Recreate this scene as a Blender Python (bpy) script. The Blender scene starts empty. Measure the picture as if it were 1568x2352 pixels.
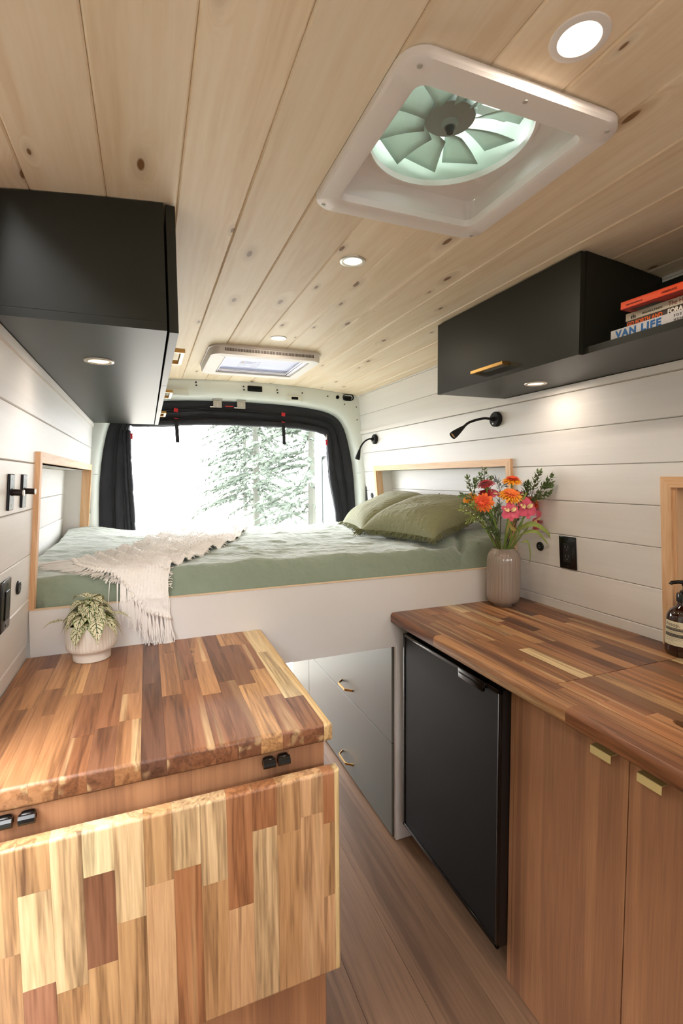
import bpy, bmesh, math, random
from mathutils import Vector, Matrix, noise, Quaternion
C = bpy.context.scene
COL = C.collection
PI = math.pi
R = random.Random(7)

# ------------------------------------------------------------------ camera
CZ = 1.4144
yaw, pit, rol = .379, -.0715, -.0083
fw = Vector((math.sin(yaw)*math.cos(pit), math.cos(yaw)*math.cos(pit), math.sin(pit)))
r0 = Vector((math.cos(yaw), -math.sin(yaw), 0)); u0 = r0.cross(fw)
rt = r0*math.cos(rol)+u0*math.sin(rol); up = u0*math.cos(rol)-r0*math.sin(rol)
cd = bpy.data.cameras.new('camera'); cam = bpy.data.objects.new('camera', cd); COL.objects.link(cam)
cam.matrix_world = Matrix(((rt.x, up.x, -fw.x, 0), (rt.y, up.y, -fw.y, 0), (rt.z, up.z, -fw.z, CZ), (0, 0, 0, 1)))
cd.sensor_fit = 'HORIZONTAL'; cd.sensor_width = 24; cd.lens = 1121.65/1568*24
cd.clip_start = .02; cd.clip_end = 500
cd.dof.use_dof = True; cd.dof.focus_distance = 1.9; cd.dof.aperture_fstop = 16.0
C.camera = cam
# ------------------------------------------------------------------ world, exposure
W = bpy.data.worlds.new('sky'); C.world = W; W.use_nodes = True
bg = W.node_tree.nodes['Background']; bg.inputs[0].default_value = (.96, .98, 1, 1); bg.inputs[1].default_value = 16.3
C.view_settings.view_transform = 'Standard'; C.view_settings.look = 'None'
C.view_settings.exposure = 0.2; C.view_settings.gamma = 1; C.view_settings.use_curve_mapping = False
try:
    C.cycles.use_denoising = True
    C.cycles.max_bounces = 12; C.cycles.diffuse_bounces = 7; C.cycles.glossy_bounces = 4
    C.cycles.transmission_bounces = 8; C.cycles.transparent_max_bounces = 12
    C.cycles.sample_clamp_indirect = 6; C.cycles.caustics_reflective = False; C.cycles.caustics_refractive = False
except Exception:
    pass
LAMP = 0.72      # strength of the van's own lamps

# ------------------------------------------------------------------ helpers
def lin(h):
    h = h.lstrip('#'); o = []
    for i in (0, 2, 4):
        c = int(h[i:i+2], 16)/255
        o.append(c/12.92 if c <= .04045 else ((c+.055)/1.055)**2.4)
    return (o[0], o[1], o[2], 1)
def T(o, label, cat, group=None):
    o['label'] = label; o['category'] = cat
    if group: o['group'] = group
    return o
def S(o): o['kind'] = 'structure'; return o
WL = {}
def thing(name, label, cat, loc=(0, 0, 0), group=None):
    o = bpy.data.objects.new(name, None); COL.objects.link(o); o.location = loc; o.empty_display_size = .05
    WL[o] = Vector(loc); T(o, label, cat, group); return o
def wloc(o): return WL.get(o, Vector((0, 0, 0)))

class B:
    """collects geometry in world coordinates and links it as ONE object"""
    def __init__(s): s.v = []; s.f = []; s.uv = None
    def add(s, vs, fs):
        n = len(s.v); s.v += [tuple(v) for v in vs]; s.f += [tuple(i+n for i in f) for f in fs]; return s
    def box(s, x0, x1, y0, y1, z0, z1, b=0, seg=2, M=None):
        bm = bmesh.new(); bmesh.ops.create_cube(bm, size=1)
        for v in bm.verts:
            v.co = Vector((x0+(v.co.x+.5)*(x1-x0), y0+(v.co.y+.5)*(y1-y0), z0+(v.co.z+.5)*(z1-z0)))
        if b > 0: bmesh.ops.bevel(bm, geom=bm.edges[:], offset=b, segments=seg, affect='EDGES', profile=.5)
        return s.bm(bm, M)
    def bm(s, bm, M=None):
        if M: bm.transform(M)
        bm.verts.index_update()
        s.add([v.co[:] for v in bm.verts], [[v.index for v in f.verts] for f in bm.faces]); bm.free(); return s
    def grid(s, fn, nu, nv, closeu=False, closev=False, flip=False):
        vs = [fn(i/(nu if closeu else nu-1), j/(nv if closev else nv-1)) for j in range(nv) for i in range(nu)]; fs = []
        for j in range(nv if closev else nv-1):
            for i in range(nu if closeu else nu-1):
                a = j*nu+i; b_ = j*nu+(i+1) % nu; c = ((j+1) % nv)*nu+(i+1) % nu; d = ((j+1) % nv)*nu+i
                fs.append((d, c, b_, a) if flip else (a, b_, c, d))
        return s.add(vs, fs)
    def lathe(s, prof, cx, cy, z0=0, n=32, rib=None, M=None):
        def rr(k, i):
            r = prof[k][0]
            return r*(1+rib(i/n*2*PI, prof[k][1])) if rib else r
        vs = []
        for k, (r, z) in enumerate(prof):
            for i in range(n):
                a = 2*PI*i/n; q = rr(k, i); vs.append(Vector((q*math.cos(a), q*math.sin(a), z)))
        fs = []
        for k in range(len(prof)-1):
            for i in range(n):
                j = (i+1) % n; fs.append((k*n+i, k*n+j, (k+1)*n+j, (k+1)*n+i))
        if prof[0][0] > 1e-6: fs.append(tuple(range(n-1, -1, -1)))
        if prof[-1][0] > 1e-6: fs.append(tuple((len(prof)-1)*n+i for i in range(n)))
        if M is None: M = Matrix.Translation((cx, cy, z0))
        return s.add([M @ v for v in vs], fs)
    def tube(s, pts, r, n=8, taper=None, cap=True):
        pts = [Vector(p) for p in pts]; m = len(pts); rings = []; nrm = None
        for i, p in enumerate(pts):
            t = (pts[min(i+1, m-1)]-pts[max(i-1, 0)]).normalized()
            if nrm is None:
                nrm = t.orthogonal().normalized()
            else:
                nrm = (nrm-t*nrm.dot(t))
                nrm = nrm.normalized() if nrm.length > 1e-6 else t.orthogonal().normalized()
            bt = t.cross(nrm); rad = taper(i/(m-1)) if taper else r
            rings.append([p+(nrm*math.cos(2*PI*k/n)+bt*math.sin(2*PI*k/n))*rad for k in range(n)])
        vs = [v for q in rings for v in q]; fs = []
        for i in range(m-1):
            for k in range(n):
                l = (k+1) % n; fs.append((i*n+k, i*n+l, (i+1)*n+l, (i+1)*n+k))
        if cap: fs += [tuple(range(n-1, -1, -1)), tuple((m-1)*n+k for k in range(n))]
        return s.add(vs, fs)
    def prism(s, poly, a0, a1, axis='y'):
        n = len(poly)
        def mk(p, a): return {'y': (p[0], a, p[1]), 'x': (a, p[0], p[1]), 'z': (p[0], p[1], a)}[axis]
        vs = [mk(p, a0) for p in poly]+[mk(p, a1) for p in poly]
        fs = [tuple(range(n)), tuple(range(2*n-1, n-1, -1))]+[(i, i+n, (i+1) % n+n, (i+1) % n) for i in range(n)]
        return s.add(vs, fs)
    def obj(s, name, mat, parent=None, smooth=30, origin=None, sub=0, solid=0, uv=None):
        base = wloc(parent) if parent else Vector((0, 0, 0))
        org = Vector(origin) if origin is not None else base
        me = bpy.data.meshes.new(name); me.from_pydata([tuple(Vector(v)-org) for v in s.v], [], s.f)
        bm = bmesh.new(); bm.from_mesh(me); bmesh.ops.recalc_face_normals(bm, faces=bm.faces); bm.to_mesh(me); bm.free()
        if uv: 
            l = me.uv_layers.new(name='UVMap')
            for p in me.polygons:
                for li in p.loop_indices: l.data[li].uv = uv[me.loops[li].vertex_index]
        if smooth:
            me.shade_smooth(); me.set_sharp_from_angle(angle=math.radians(smooth))
        me.materials.append(mat); o = bpy.data.objects.new(name, me); COL.objects.link(o)
        if parent: o.parent = parent; o.location = org-base
        else: o.location = org
        WL[o] = org
        if solid:
            m = o.modifiers.new('thick', 'SOLIDIFY'); m.thickness = solid; m.offset = -1
        if sub:
            m = o.modifiers.new('sub', 'SUBSURF'); m.levels = sub; m.render_levels = sub
        return o
def lamp_area(loc, size, power, color, parent=None, rot=None, spread=PI, name='lamp_light'):
    l = bpy.data.lights.new(name, 'AREA'); l.shape = 'DISK'; l.size = size; l.energy = power*LAMP; l.color = color; l.spread = spread
    o = bpy.data.objects.new(name, l); COL.objects.link(o)
    if rot is not None: o.rotation_euler = rot
    if parent: o.parent = parent; o.location = Vector(loc)-wloc(parent)
    else: o.location = loc
    return o
def copy_tree(o, label=None, delta=(0, 0, 0)):
    def cp(q, par):
        c = q.copy(); COL.objects.link(c)
        if par: c.parent = par
        for ch in q.children: cp(ch, c)
        return c
    c = cp(o, None); c.location = Vector(o.location)+Vector(delta); WL[c] = Vector(c.location)
    if label: c['label'] = label
    return c
def text_mesh(txt, size, bold=0, extrude=.0004, align='LEFT', space=1.0):
    cu = bpy.data.curves.new('t', 'FONT'); cu.body = txt; cu.size = size; cu.offset = bold*size; cu.extrude = extrude
    cu.align_x = align; cu.space_character = space; cu.resolution_u = 3
    o = bpy.data.objects.new('t', cu); COL.objects.link(o)
    dg = bpy.context.evaluated_depsgraph_get(); me = bpy.data.meshes.new_from_object(o.evaluated_get(dg))
    COL.objects.unlink(o); bpy.data.objects.remove(o); return me
def text(name, txt, size, M, mat, parent, bold=0, align='LEFT', space=1.0, sx=1.0):
    me = text_mesh(txt, size, bold, align=align, space=space)
    if sx != 1: me.transform(Matrix.Diagonal((sx, 1, 1, 1)))
    me.transform(M); me.transform(Matrix.Translation(-wloc(parent))); me.materials.clear(); me.materials.append(mat); me.name = name
    o = bpy.data.objects.new(name, me); COL.objects.link(o); o.parent = parent; WL[o] = wloc(parent); return o
def basis(o, x, y, z):
    x, y, z = Vector(x), Vector(y), Vector(z)
    return Matrix(((x.x, y.x, z.x, o[0]), (x.y, y.y, z.y, o[1]), (x.z, y.z, z.z, o[2]), (0, 0, 0, 1)))
def fbm(p, o=3): return noise.fractal(Vector(p), 1.0, 2.0, o)
def lerp(a, b, t): return a+(b-a)*t
def sm(a, b, x):
    t = min(1, max(0, (x-a)/(b-a))); return t*t*(3-2*t)
def spl(pts, t):
    n = len(pts)-1; k = min(n-1, int(t*n)); f = t*n-k
    P = [Vector(pts[max(0, min(n, k+d))]) for d in (-1, 0, 1, 2)]
    return .5*((2*P[1])+(P[2]-P[0])*f+(2*P[0]-5*P[1]+4*P[2]-P[3])*f*f+(3*P[1]-P[0]-3*P[2]+P[3])*f**3)

# ------------------------------------------------------------------ materials
def mat0(name):
    m = bpy.data.materials.new(name); m.use_nodes = True; nt = m.node_tree
    return m, nt, nt.nodes['Principled BSDF']
def nd(nt, t, **k):
    n = nt.nodes.new(t)
    for a, v in k.items(): setattr(n, a, v)
    return n
def plain(name, col, rough=.5, metal=0, bump=0, bscale=200, spec=.5, coat=0, var=0, trans=0, ior=1.45, sheen=0, emit=None, es=0, alpha=1):
    m, nt, p = mat0(name); c = lin(col) if isinstance(col, str) else col
    p.inputs['Base Color'].default_value = c; p.inputs['Roughness'].default_value = rough; p.inputs['Metallic'].default_value = metal
    p.inputs['Specular IOR Level'].default_value = spec; p.inputs['Coat Weight'].default_value = coat; p.inputs['IOR'].default_value = ior
    p.inputs['Transmission Weight'].default_value = trans; p.inputs['Sheen Weight'].default_value = sheen; p.inputs['Alpha'].default_value = alpha
    if emit: p.inputs['Emission Color'].default_value = lin(emit) if isinstance(emit, str) else emit; p.inputs['Emission Strength'].default_value = es
    if bump or var:
        tc = nd(nt, 'ShaderNodeTexCoord'); n = nd(nt, 'ShaderNodeTexNoise'); n.inputs['Scale'].default_value = bscale; n.inputs['Detail'].default_value = 3
        nt.links.new(tc.outputs['Object'], n.inputs['Vector'])
        if bump:
            b = nd(nt, 'ShaderNodeBump'); b.inputs['Strength'].default_value = bump; b.inputs['Distance'].default_value = .002
            nt.links.new(n.outputs['Fac'], b.inputs['Height']); nt.links.new(b.outputs[0], p.inputs['Normal'])
        if var:
            n2 = nd(nt, 'ShaderNodeTexNoise'); n2.inputs['Scale'].default_value = 6
            nt.links.new(tc.outputs['Object'], n2.inputs['Vector'])
            x = nd(nt, 'ShaderNodeMix', data_type='RGBA'); x.inputs[6].default_value = tuple(v*(1-var) for v in c[:3])+(1,); x.inputs[7].default_value = tuple(min(1, v*(1+var)) for v in c[:3])+(1,)
            nt.links.new(n2.outputs['Fac'], x.inputs[0]); nt.links.new(x.outputs[2], p.inputs['Base Color'])
    return m
def wood(name, c1, c2, axis=1, band=14, fine=160, stretch=.05, rough=.45, objcol=False, knots=None, bump=.15, contrast=1, coat=0, spec=.4, cmid=None):
    """c1 light, c2 dark grain; with objcol the ramp multiplies the object's own colour"""
    m, nt, p = mat0(name); L = nt.links.new
    tc = nd(nt, 'ShaderNodeTexCoord'); oi = nd(nt, 'ShaderNodeObjectInfo')
    off = nd(nt, 'ShaderNodeVectorMath', operation='SCALE'); off.inputs[0].default_value = (37.1, 91.7, 53.3); L(oi.outputs['Random'], off.inputs[3])
    add = nd(nt, 'ShaderNodeVectorMath', operation='ADD'); L(tc.outputs['Object'], add.inputs[0]); L(off.outputs[0], add.inputs[1])
    mp = nd(nt, 'ShaderNodeMapping'); sc = [1, 1, 1]; sc[axis] = stretch; mp.inputs['Scale'].default_value = sc
    vec = add.outputs[0]
    if knots:
        # a 2-D cell pattern on the board's face: x across, y along the grain
        sp = nd(nt, 'ShaderNodeSeparateXYZ'); L(add.outputs[0], sp.inputs[0])
        cx = nd(nt, 'ShaderNodeCombineXYZ')
        m1 = nd(nt, 'ShaderNodeMath', operation='MULTIPLY'); m1.inputs[1].default_value = knots[0]; L(sp.outputs[0], m1.inputs[0])
        m2 = nd(nt, 'ShaderNodeMath', operation='MULTIPLY'); m2.inputs[1].default_value = knots[1]; L(sp.outputs[1 if axis == 1 else 2], m2.inputs[0])
        L(m1.outputs[0], cx.inputs[0]); L(m2.outputs[0], cx.inputs[1])
        vo = nd(nt, 'ShaderNodeTexVoronoi', voronoi_dimensions='2D'); vo.inputs['Scale'].default_value = 1; vo.inputs['Randomness'].default_value = 1
        L(cx.outputs[0], vo.inputs['Vector'])
        sc3 = nd(nt, 'ShaderNodeSeparateColor'); L(vo.outputs['Color'], sc3.inputs[0])
        gate = nd(nt, 'ShaderNodeMath', operation='GREATER_THAN'); gate.inputs[1].default_value = knots[2]; L(sc3.outputs[0], gate.inputs[0])
        size = nd(nt, 'ShaderNodeMapRange'); size.inputs[3].default_value = knots[3]*.35; size.inputs[4].default_value = knots[3]; L(sc3.outputs[1], size.inputs[0])
        dv = nd(nt, 'ShaderNodeMath', operation='DIVIDE'); L(vo.outputs['Distance'], dv.inputs[0]); L(size.outputs[0], dv.inputs[1])
        kr = nd(nt, 'ShaderNodeMapRange', interpolation_type='SMOOTHSTEP'); kr.inputs[1].default_value = .6; kr.inputs[2].default_value = 1.15; kr.inputs[3].default_value = 1; kr.inputs[4].default_value = 0
        L(dv.outputs[0], kr.inputs[0])
        halo = nd(nt, 'ShaderNodeMapRange', interpolation_type='SMOOTHSTEP'); halo.inputs[1].default_value = .8; halo.inputs[2].default_value = 3.2; halo.inputs[3].default_value = .24; halo.inputs[4].default_value = 0
        L(dv.outputs[0], halo.inputs[0])
        mx = nd(nt, 'ShaderNodeMath', operation='MAXIMUM'); L(kr.outputs[0], mx.inputs[0]); L(halo.outputs[0], mx.inputs[1])
        km = nd(nt, 'ShaderNodeMath', operation='MULTIPLY'); L(mx.outputs[0], km.inputs[0]); L(gate.outputs[0], km.inputs[1])
        # grain flows round a knot
        wv = nd(nt, 'ShaderNodeMapRange', interpolation_type='SMOOTHSTEP'); wv.inputs[1].default_value = 0; wv.inputs[2].default_value = 5; wv.inputs[3].default_value = .05; wv.inputs[4].default_value = 0
        L(dv.outputs[0], wv.inputs[0])
        wg = nd(nt, 'ShaderNodeMath', operation='MULTIPLY'); L(wv.outputs[0], wg.inputs[0]); L(gate.outputs[0], wg.inputs[1])
        cz = nd(nt, 'ShaderNodeCombineXYZ'); L(wg.outputs[0], cz.inputs[0]); L(wg.outputs[0], cz.inputs[2])
        ad2 = nd(nt, 'ShaderNodeVectorMath', operation='ADD'); L(add.outputs[0], ad2.inputs[0]); L(cz.outputs[0], ad2.inputs[1]); vec = ad2.outputs[0]
    L(vec, mp.inputs['Vector'])
    n1 = nd(nt, 'ShaderNodeTexNoise'); n1.inputs['Scale'].default_value = band; n1.inputs['Detail'].default_value = 3; n1.inputs['Distortion'].default_value = .5
    n2 = nd(nt, 'ShaderNodeTexNoise'); n2.inputs['Scale'].default_value = fine; n2.inputs['Detail'].default_value = 4; n2.inputs['Distortion'].default_value = .2
    L(mp.outputs[0], n1.inputs['Vector']); L(mp.outputs[0], n2.inputs['Vector'])
    # growth rings: contour lines of the broad noise
    rg = nd(nt, 'ShaderNodeMath', operation='MULTIPLY'); rg.inputs[1].default_value = 38; L(n1.outputs['Fac'], rg.inputs[0])
    sn = nd(nt, 'ShaderNodeMath', operation='SINE'); L(rg.outputs[0], sn.inputs[0])
    s2 = nd(nt, 'ShaderNodeMapRange'); s2.inputs[1].default_value = -1; s2.inputs[2].default_value = 1; L(sn.outputs[0], s2.inputs[0])
    a1 = nd(nt, 'ShaderNodeMath', operation='MULTIPLY'); a1.inputs[1].default_value = .6; L(n1.outputs['Fac'], a1.inputs[0])
    a2 = nd(nt, 'ShaderNodeMath', operation='MULTIPLY_ADD'); a2.inputs[1].default_value = .3; L(n2.outputs['Fac'], a2.inputs[0]); L(a1.outputs[0], a2.inputs[2])
    a3 = nd(nt, 'ShaderNodeMath', operation='MULTIPLY_ADD'); a3.inputs[1].default_value = .1; L(s2.outputs[0], a3.inputs[0]); L(a2.outputs[0], a3.inputs[2])
    cr = nd(nt, 'ShaderNodeValToRGB'); w = .17/contrast
    cr.color_ramp.elements[0].position = .5-w; cr.color_ramp.elements[1].position = .5+w
    cr.color_ramp.elements[0].color = lin(c2); cr.color_ramp.elements[1].color = lin(c1)
    if cmid: e = cr.color_ramp.elements.new(.5); e.color = lin(cmid)
    L(a3.outputs[0], cr.inputs[0]); col = cr.outputs[0]
    if objcol:
        # broad streaks of paler sapwood and darker heartwood inside a stave
        mp3 = nd(nt, 'ShaderNodeMapping'); s3 = [1, 1, 1]; s3[axis] = stretch*.5; mp3.inputs['Scale'].default_value = s3; L(vec, mp3.inputs['Vector'])
        n3 = nd(nt, 'ShaderNodeTexNoise'); n3.inputs['Scale'].default_value = 34; n3.inputs['Detail'].default_value = 1; L(mp3.outputs[0], n3.inputs['Vector'])
        q1 = nd(nt, 'ShaderNodeMapRange', interpolation_type='SMOOTHSTEP'); q1.inputs[1].default_value = .60; q1.inputs[2].default_value = .72; q1.inputs[4].default_value = .55; L(n3.outputs['Fac'], q1.inputs[0])
        q2 = nd(nt, 'ShaderNodeMapRange', interpolation_type='SMOOTHSTEP'); q2.inputs[1].default_value = .40; q2.inputs[2].default_value = .28; q2.inputs[4].default_value = .32; L(n3.outputs['Fac'], q2.inputs[0])
        y1_ = nd(nt, 'ShaderNodeMix', data_type='RGBA'); L(q1.outputs[0], y1_.inputs[0]); L(oi.outputs['Color'], y1_.inputs[6]); y1_.inputs[7].default_value = lin('#e3c596')
        y2_ = nd(nt, 'ShaderNodeMix', data_type='RGBA'); L(q2.outputs[0], y2_.inputs[0]); L(y1_.outputs[2], y2_.inputs[6]); y2_.inputs[7].default_value = lin('#7c5138')
        x = nd(nt, 'ShaderNodeMix', data_type='RGBA', blend_type='MULTIPLY'); x.inputs[0].default_value = 1; L(col, x.inputs[6]); L(y2_.outputs[2], x.inputs[7]); col = x.outputs[2]
    else:
        # every board a little lighter or darker
        hv = nd(nt, 'ShaderNodeHueSaturation'); vr = nd(nt, 'ShaderNodeMapRange'); vr.inputs[3].default_value = .93; vr.inputs[4].default_value = 1.06
        L(oi.outputs['Random'], vr.inputs[0]); L(vr.outputs[0], hv.inputs['Value']); L(col, hv.inputs['Color']); col = hv.outputs[0]
    if knots:
        x = nd(nt, 'ShaderNodeMix', data_type='RGBA'); L(km.outputs[0], x.inputs[0]); L(col, x.inputs[6]); x.inputs[7].default_value = lin(knots[4]); col = x.outputs[2]
    L(col, p.inputs['Base Color']); p.inputs['Roughness'].default_value = rough; p.inputs['Coat Weight'].default_value = coat; p.inputs['Coat Roughness'].default_value = .25
    p.inputs['Specular IOR Level'].default_value = spec
    if bump:
        b = nd(nt, 'ShaderNodeBump'); b.inputs['Strength'].default_value = bump; b.inputs['Distance'].default_value = .0015
        L(n2.outputs['Fac'], b.inputs['Height']); L(b.outputs[0], p.inputs['Normal'])
    return m
def cloth(name, col, scale=900, bump=.3, rough=.9, sheen=.2, var=.08, wscale=25, wb=0):
    m, nt, p = mat0(name); L = nt.links.new; c = lin(col)
    tc = nd(nt, 'ShaderNodeTexCoord'); n = nd(nt, 'ShaderNodeTexNoise'); n.inputs['Scale'].default_value = wscale; n.inputs['Detail'].default_value = 4
    L(tc.outputs['Object'], n.inputs['Vector'])
    x = nd(nt, 'ShaderNodeMix', data_type='RGBA'); x.inputs[6].default_value = tuple(v*(1-var) for v in c[:3])+(1,); x.inputs[7].default_value = tuple(min(1, v*(1+var)) for v in c[:3])+(1,)
    L(n.outputs['Fac'], x.inputs[0]); L(x.outputs[2], p.inputs['Base Color'])
    n2 = nd(nt, 'ShaderNodeTexNoise'); n2.inputs['Scale'].default_value = scale; n2.inputs['Detail'].default_value = 2; L(tc.outputs['Object'], n2.inputs['Vector'])
    b = nd(nt, 'ShaderNodeBump'); b.inputs['Strength'].default_value = bump; b.inputs['Distance'].default_value = .001; L(n2.outputs['Fac'], b.inputs['Height'])
    if wb:
        b2 = nd(nt, 'ShaderNodeBump'); b2.inputs['Strength'].default_value = wb; b2.inputs['Distance'].default_value = .006
        L(n.outputs['Fac'], b2.inputs['Height']); L(b2.outputs[0], b.inputs['Normal'])
    L(b.outputs[0], p.inputs['Normal']); p.inputs['Roughness'].default_value = rough; p.inputs['Sheen Weight'].default_value = sheen; p.inputs['Specular IOR Level'].default_value = .2
    return m
def translucent(name, col, fac=.7, rough=.5):
    m, nt, p = mat0(name); L = nt.links.new; c = lin(col); p.inputs['Base Color'].default_value = c; p.inputs['Roughness'].default_value = rough
    t = nd(nt, 'ShaderNodeBsdfTranslucent'); t.inputs[0].default_value = c; x = nd(nt, 'ShaderNodeMixShader'); x.inputs[0].default_value = fac
    L(p.outputs[0], x.inputs[1]); L(t.outputs[0], x.inputs[2]); L(x.outputs[0], nt.nodes['Material Output'].inputs[0]); return m
def emitter(name, col, s):
    m, nt, p = mat0(name); p.inputs['Base Color'].default_value = (0, 0, 0, 1); p.inputs['Emission Color'].default_value = lin(col); p.inputs['Emission Strength'].default_value = s; return m

M_pine = wood('pine', '#efe1cc', '#d9c1a1', axis=1, band=7, fine=120, stretch=.06, rough=.5, knots=(9, 3.1, .62, .085, '#7d5a38'), bump=.12, contrast=.9, cmid='#e7d5ba')
M_white = wood('white_paint', '#e6e4e2', '#dfdcda', axis=1, band=10, fine=180, stretch=.04, rough=.42, bump=.08)
M_panel = plain('white_panel', '#e0dcd8', .45, bump=.03, bscale=300)
M_nat = wood('light_hemlock', '#e3bf98', '#c99a6c', axis=2, band=18, fine=200, stretch=.05, rough=.5, cmid='#d9b088')
M_naty = wood('light_hemlock_long', '#e3bf98', '#c99a6c', axis=1, band=18, fine=200, stretch=.05, rough=.5, cmid='#d9b088')
M_acacia = wood('acacia', '#ffffff', '#8b7d74', axis=1, band=26, fine=260, stretch=.045, rough=.38, objcol=True, knots=(8, 4, .9, .05, '#3a2415'), bump=.05, contrast=1.0, coat=.15, cmid='#ddd5cd')
M_walnut = wood('walnut_veneer', '#b3835f', '#855d45', axis=2, band=14, fine=240, stretch=.03, rough=.5, bump=.06, cmid='#9f7050')
M_floor = wood('oak_vinyl', '#8f6e56', '#634a39', axis=1, band=9, fine=210, stretch=.035, rough=.42, bump=.12, cmid='#7a5d48')
M_green = plain('green_black_paint', '#22231d', .40, bump=.02, bscale=400, spec=.32)
M_drawer = plain('grey_green_paint', '#5a5952', .38, bump=.02, bscale=400, spec=.5)
M_black = plain('black_plastic', '#121214', .4)
M_blackgl = plain('black_gloss_plastic', '#0c0a0a', .18)
M_blackmat = plain('black_rubber', '#0d0d0e', .75)
M_fridge = plain('fridge_black', '#0b0a0b', .55, bump=.35, bscale=900, spec=.25)
M_brass = plain('satin_brass', '#c39a5a', .3, 1)
M_brassl = plain('pale_brass', '#e2cd92', .4, .3)
M_steel = plain('clear_grey_plastic', '#b9b6b0', .3, .3)
M_nickel = plain('satin_nickel', '#cfc9c0', .35, .7)
M_vanwhite = plain('white_van_paint', '#e4e9e6', .28, coat=.3)
M_rvwhite = plain('white_abs_plastic', '#e6e1df', .42, bump=.03, bscale=500)
M_fabric = cloth('black_ripstop', '#2b2c32', 700, .2, .5, .1, .2, 14, .9)
M_web = plain('black_webbing', '#101116', .7, bump=.3, bscale=900)
M_red = plain('red_webbing', '#c4202a', .6)
M_sheet = cloth('sage_cotton', '#84907f', 1200, .15, .9, .6, .05, 34, .9)
M_pillow = cloth('olive_muslin', '#7c7c5c', 1200, .3, .95, .3, .1, 60, .5)
M_throw = cloth('cream_knit', '#ece7e2', 500, .5, .95, .3, .05, 120, .5)
M_tuft = plain('cream_yarn', '#ece7e2', .95)
M_hole_shade = plain('painted_hole_shade', '#060606', .9)

# ------------------------------------------------------------------ geometry of the van body
SL = .085
def xR(z): return 1.437-SL*(z-.912)
def xL(z): return -.335+SL*(z-.912)
def zC(x): return 2.006-.047*abs((x-.551)/.797)**2.1
YB, YE = 1.6, 3.06      # bed panel front, end of the wood lining
NICHE = {'R': (1.63, 2.86, .95, 1.453), 'L': (1.63, 2.975, .95, 1.463), 'K': (.30, .945, .90, 1.377)}

def pieces(y0, y1, z0, z1, holes):
    """the rectangle y0..y1 x z0..z1 minus the holes, as rectangles"""
    ys = sorted({y0, y1, *[h[0] for h in holes if y0 < h[0] < y1], *[h[1] for h in holes if y0 < h[1] < y1]}); out = []
    for a, b in zip(ys, ys[1:]):
        m = (a+b)/2; seg = [(z0, z1)]
        for h in holes:
            if h[0] < m < h[1]:
                ns = []
                for s, e in seg:
                    if h[2] > s: ns.append((s, min(e, h[2])))
                    if h[3] < e: ns.append((max(s, h[3]), e))
                seg = [q for q in ns if q[1]-q[0] > 1e-4]
        out += [(a, b, s, e) for s, e in seg]
    return out
def wall(side, y0, y1, z_off, pitch, holes, z_lo, z_hi):
    sg = 1 if side == 'R' else -1; X = xR if side == 'R' else xL
    bk = B()
    for a, b, s, e in pieces(y0, y1, 0, 1.985, holes):
        bk.prism([(X(s)+sg*.012, s), (X(e)+sg*.012, e), (X(e)+sg*.022, e), (X(s)+sg*.022, s)], a, b)
    wname = 'wall_right' if side == 'R' else 'wall_left'
    w = S(bk.obj(wname, M_white, smooth=0))
    k = math.floor((z_lo-z_off)/pitch); z = z_off+k*pitch
    while z < z_hi:
        a0, a1 = max(z, z_lo)+.0006, min(z+pitch, z_hi)-.0006; z += pitch
        if a1-a0 < .01: continue
        pb = B()
        for a, b, s, e in pieces(y0, y1, a0, a1, holes):
            c0 = .0022 if s == a0 else 0; c1 = .0022 if e == a1 else 0
            poly = [(X(s)+sg*.012, s)]
            if c0: poly += [(X(s)+sg*.003, s)]
            poly += [(X(s+c0), s+c0), (X(e-c1), e-c1)]
            if c1: poly += [(X(e)+sg*.003, e)]
            poly += [(X(e)+sg*.012, e)]
            pb.prism(poly, a, b)
        pb.obj('plank', M_white, w, smooth=0, origin=((X((a0+a1)/2)), (y0+y1)/2, (a0+a1)/2))
    return w
wr = wall('R', -1.0, YE, .943, .1263, [NICHE['R'], NICHE['K']], 0, 1.975)
wl = wall('L', 1.02, YE, .949, .1275, [NICHE['L']], 0, 1.975)
def niche(side, key, w, depth, skip_near=False):
    y0, y1, z0, z1 = NICHE[key]; sg = 1 if side == 'R' else -1; X = xR if side == 'R' else xL
    b = B()
    for (ya, yb) in ((y0-.01, y0), (y1, y1+.01)):
        b.prism([(X(z0), z0), (X(z1+.01), z1+.01), (X(z1+.01)+sg*(depth+.02), z1+.01), (X(z0)+sg*(depth+.02), z0)], ya, yb)
    b.prism([(X(z1), z1), (X(z1)+sg*(depth+.02), z1), (X(z1)+sg*(depth+.02), z1+.01), (X(z1), z1+.01)], y0, y1)
    b.prism([(X(z0), z0-.01), (X(z0)+sg*(depth+.02), z0-.01), (X(z0)+sg*(depth+.02), z0), (X(z0), z0)], y0, y1)
    b.prism([(X(z0)+sg*(depth+.011), z0-.01), (X(z1)+sg*(depth+.011), z1+.01), (X(z1)+sg*(depth+.02), z1+.01), (X(z0)+sg*(depth+.02), z0-.01)], y0-.01, y1+.01)
    b.obj('niche_lining', M_panel if key != 'K' else M_white, w, smooth=0)
    z = .955 if key != 'K' else .90; n = 0
    while z < z1:
        a0, a1 = z+.0006, min(z+.127, z1)-.0006; z += .127
        if a1-a0 < .01: continue
        def q(t): return X(t)+sg*depth
        B().prism([(q(a0)+sg*.011, a0), (q(a0)+sg*.003, a0), (q(a0+.002), a0+.002), (q(a1-.002), a1-.002), (q(a1)+sg*.003, a1), (q(a1)+sg*.011, a1)], y0, y1).obj('plank', M_white, w, smooth=0, origin=(q((a0+a1)/2), (y0+y1)/2, (a0+a1)/2))
niche('R', 'R', wr, .10); niche('L', 'L', wl, .11); niche('R', 'K', wr, .10)
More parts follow.
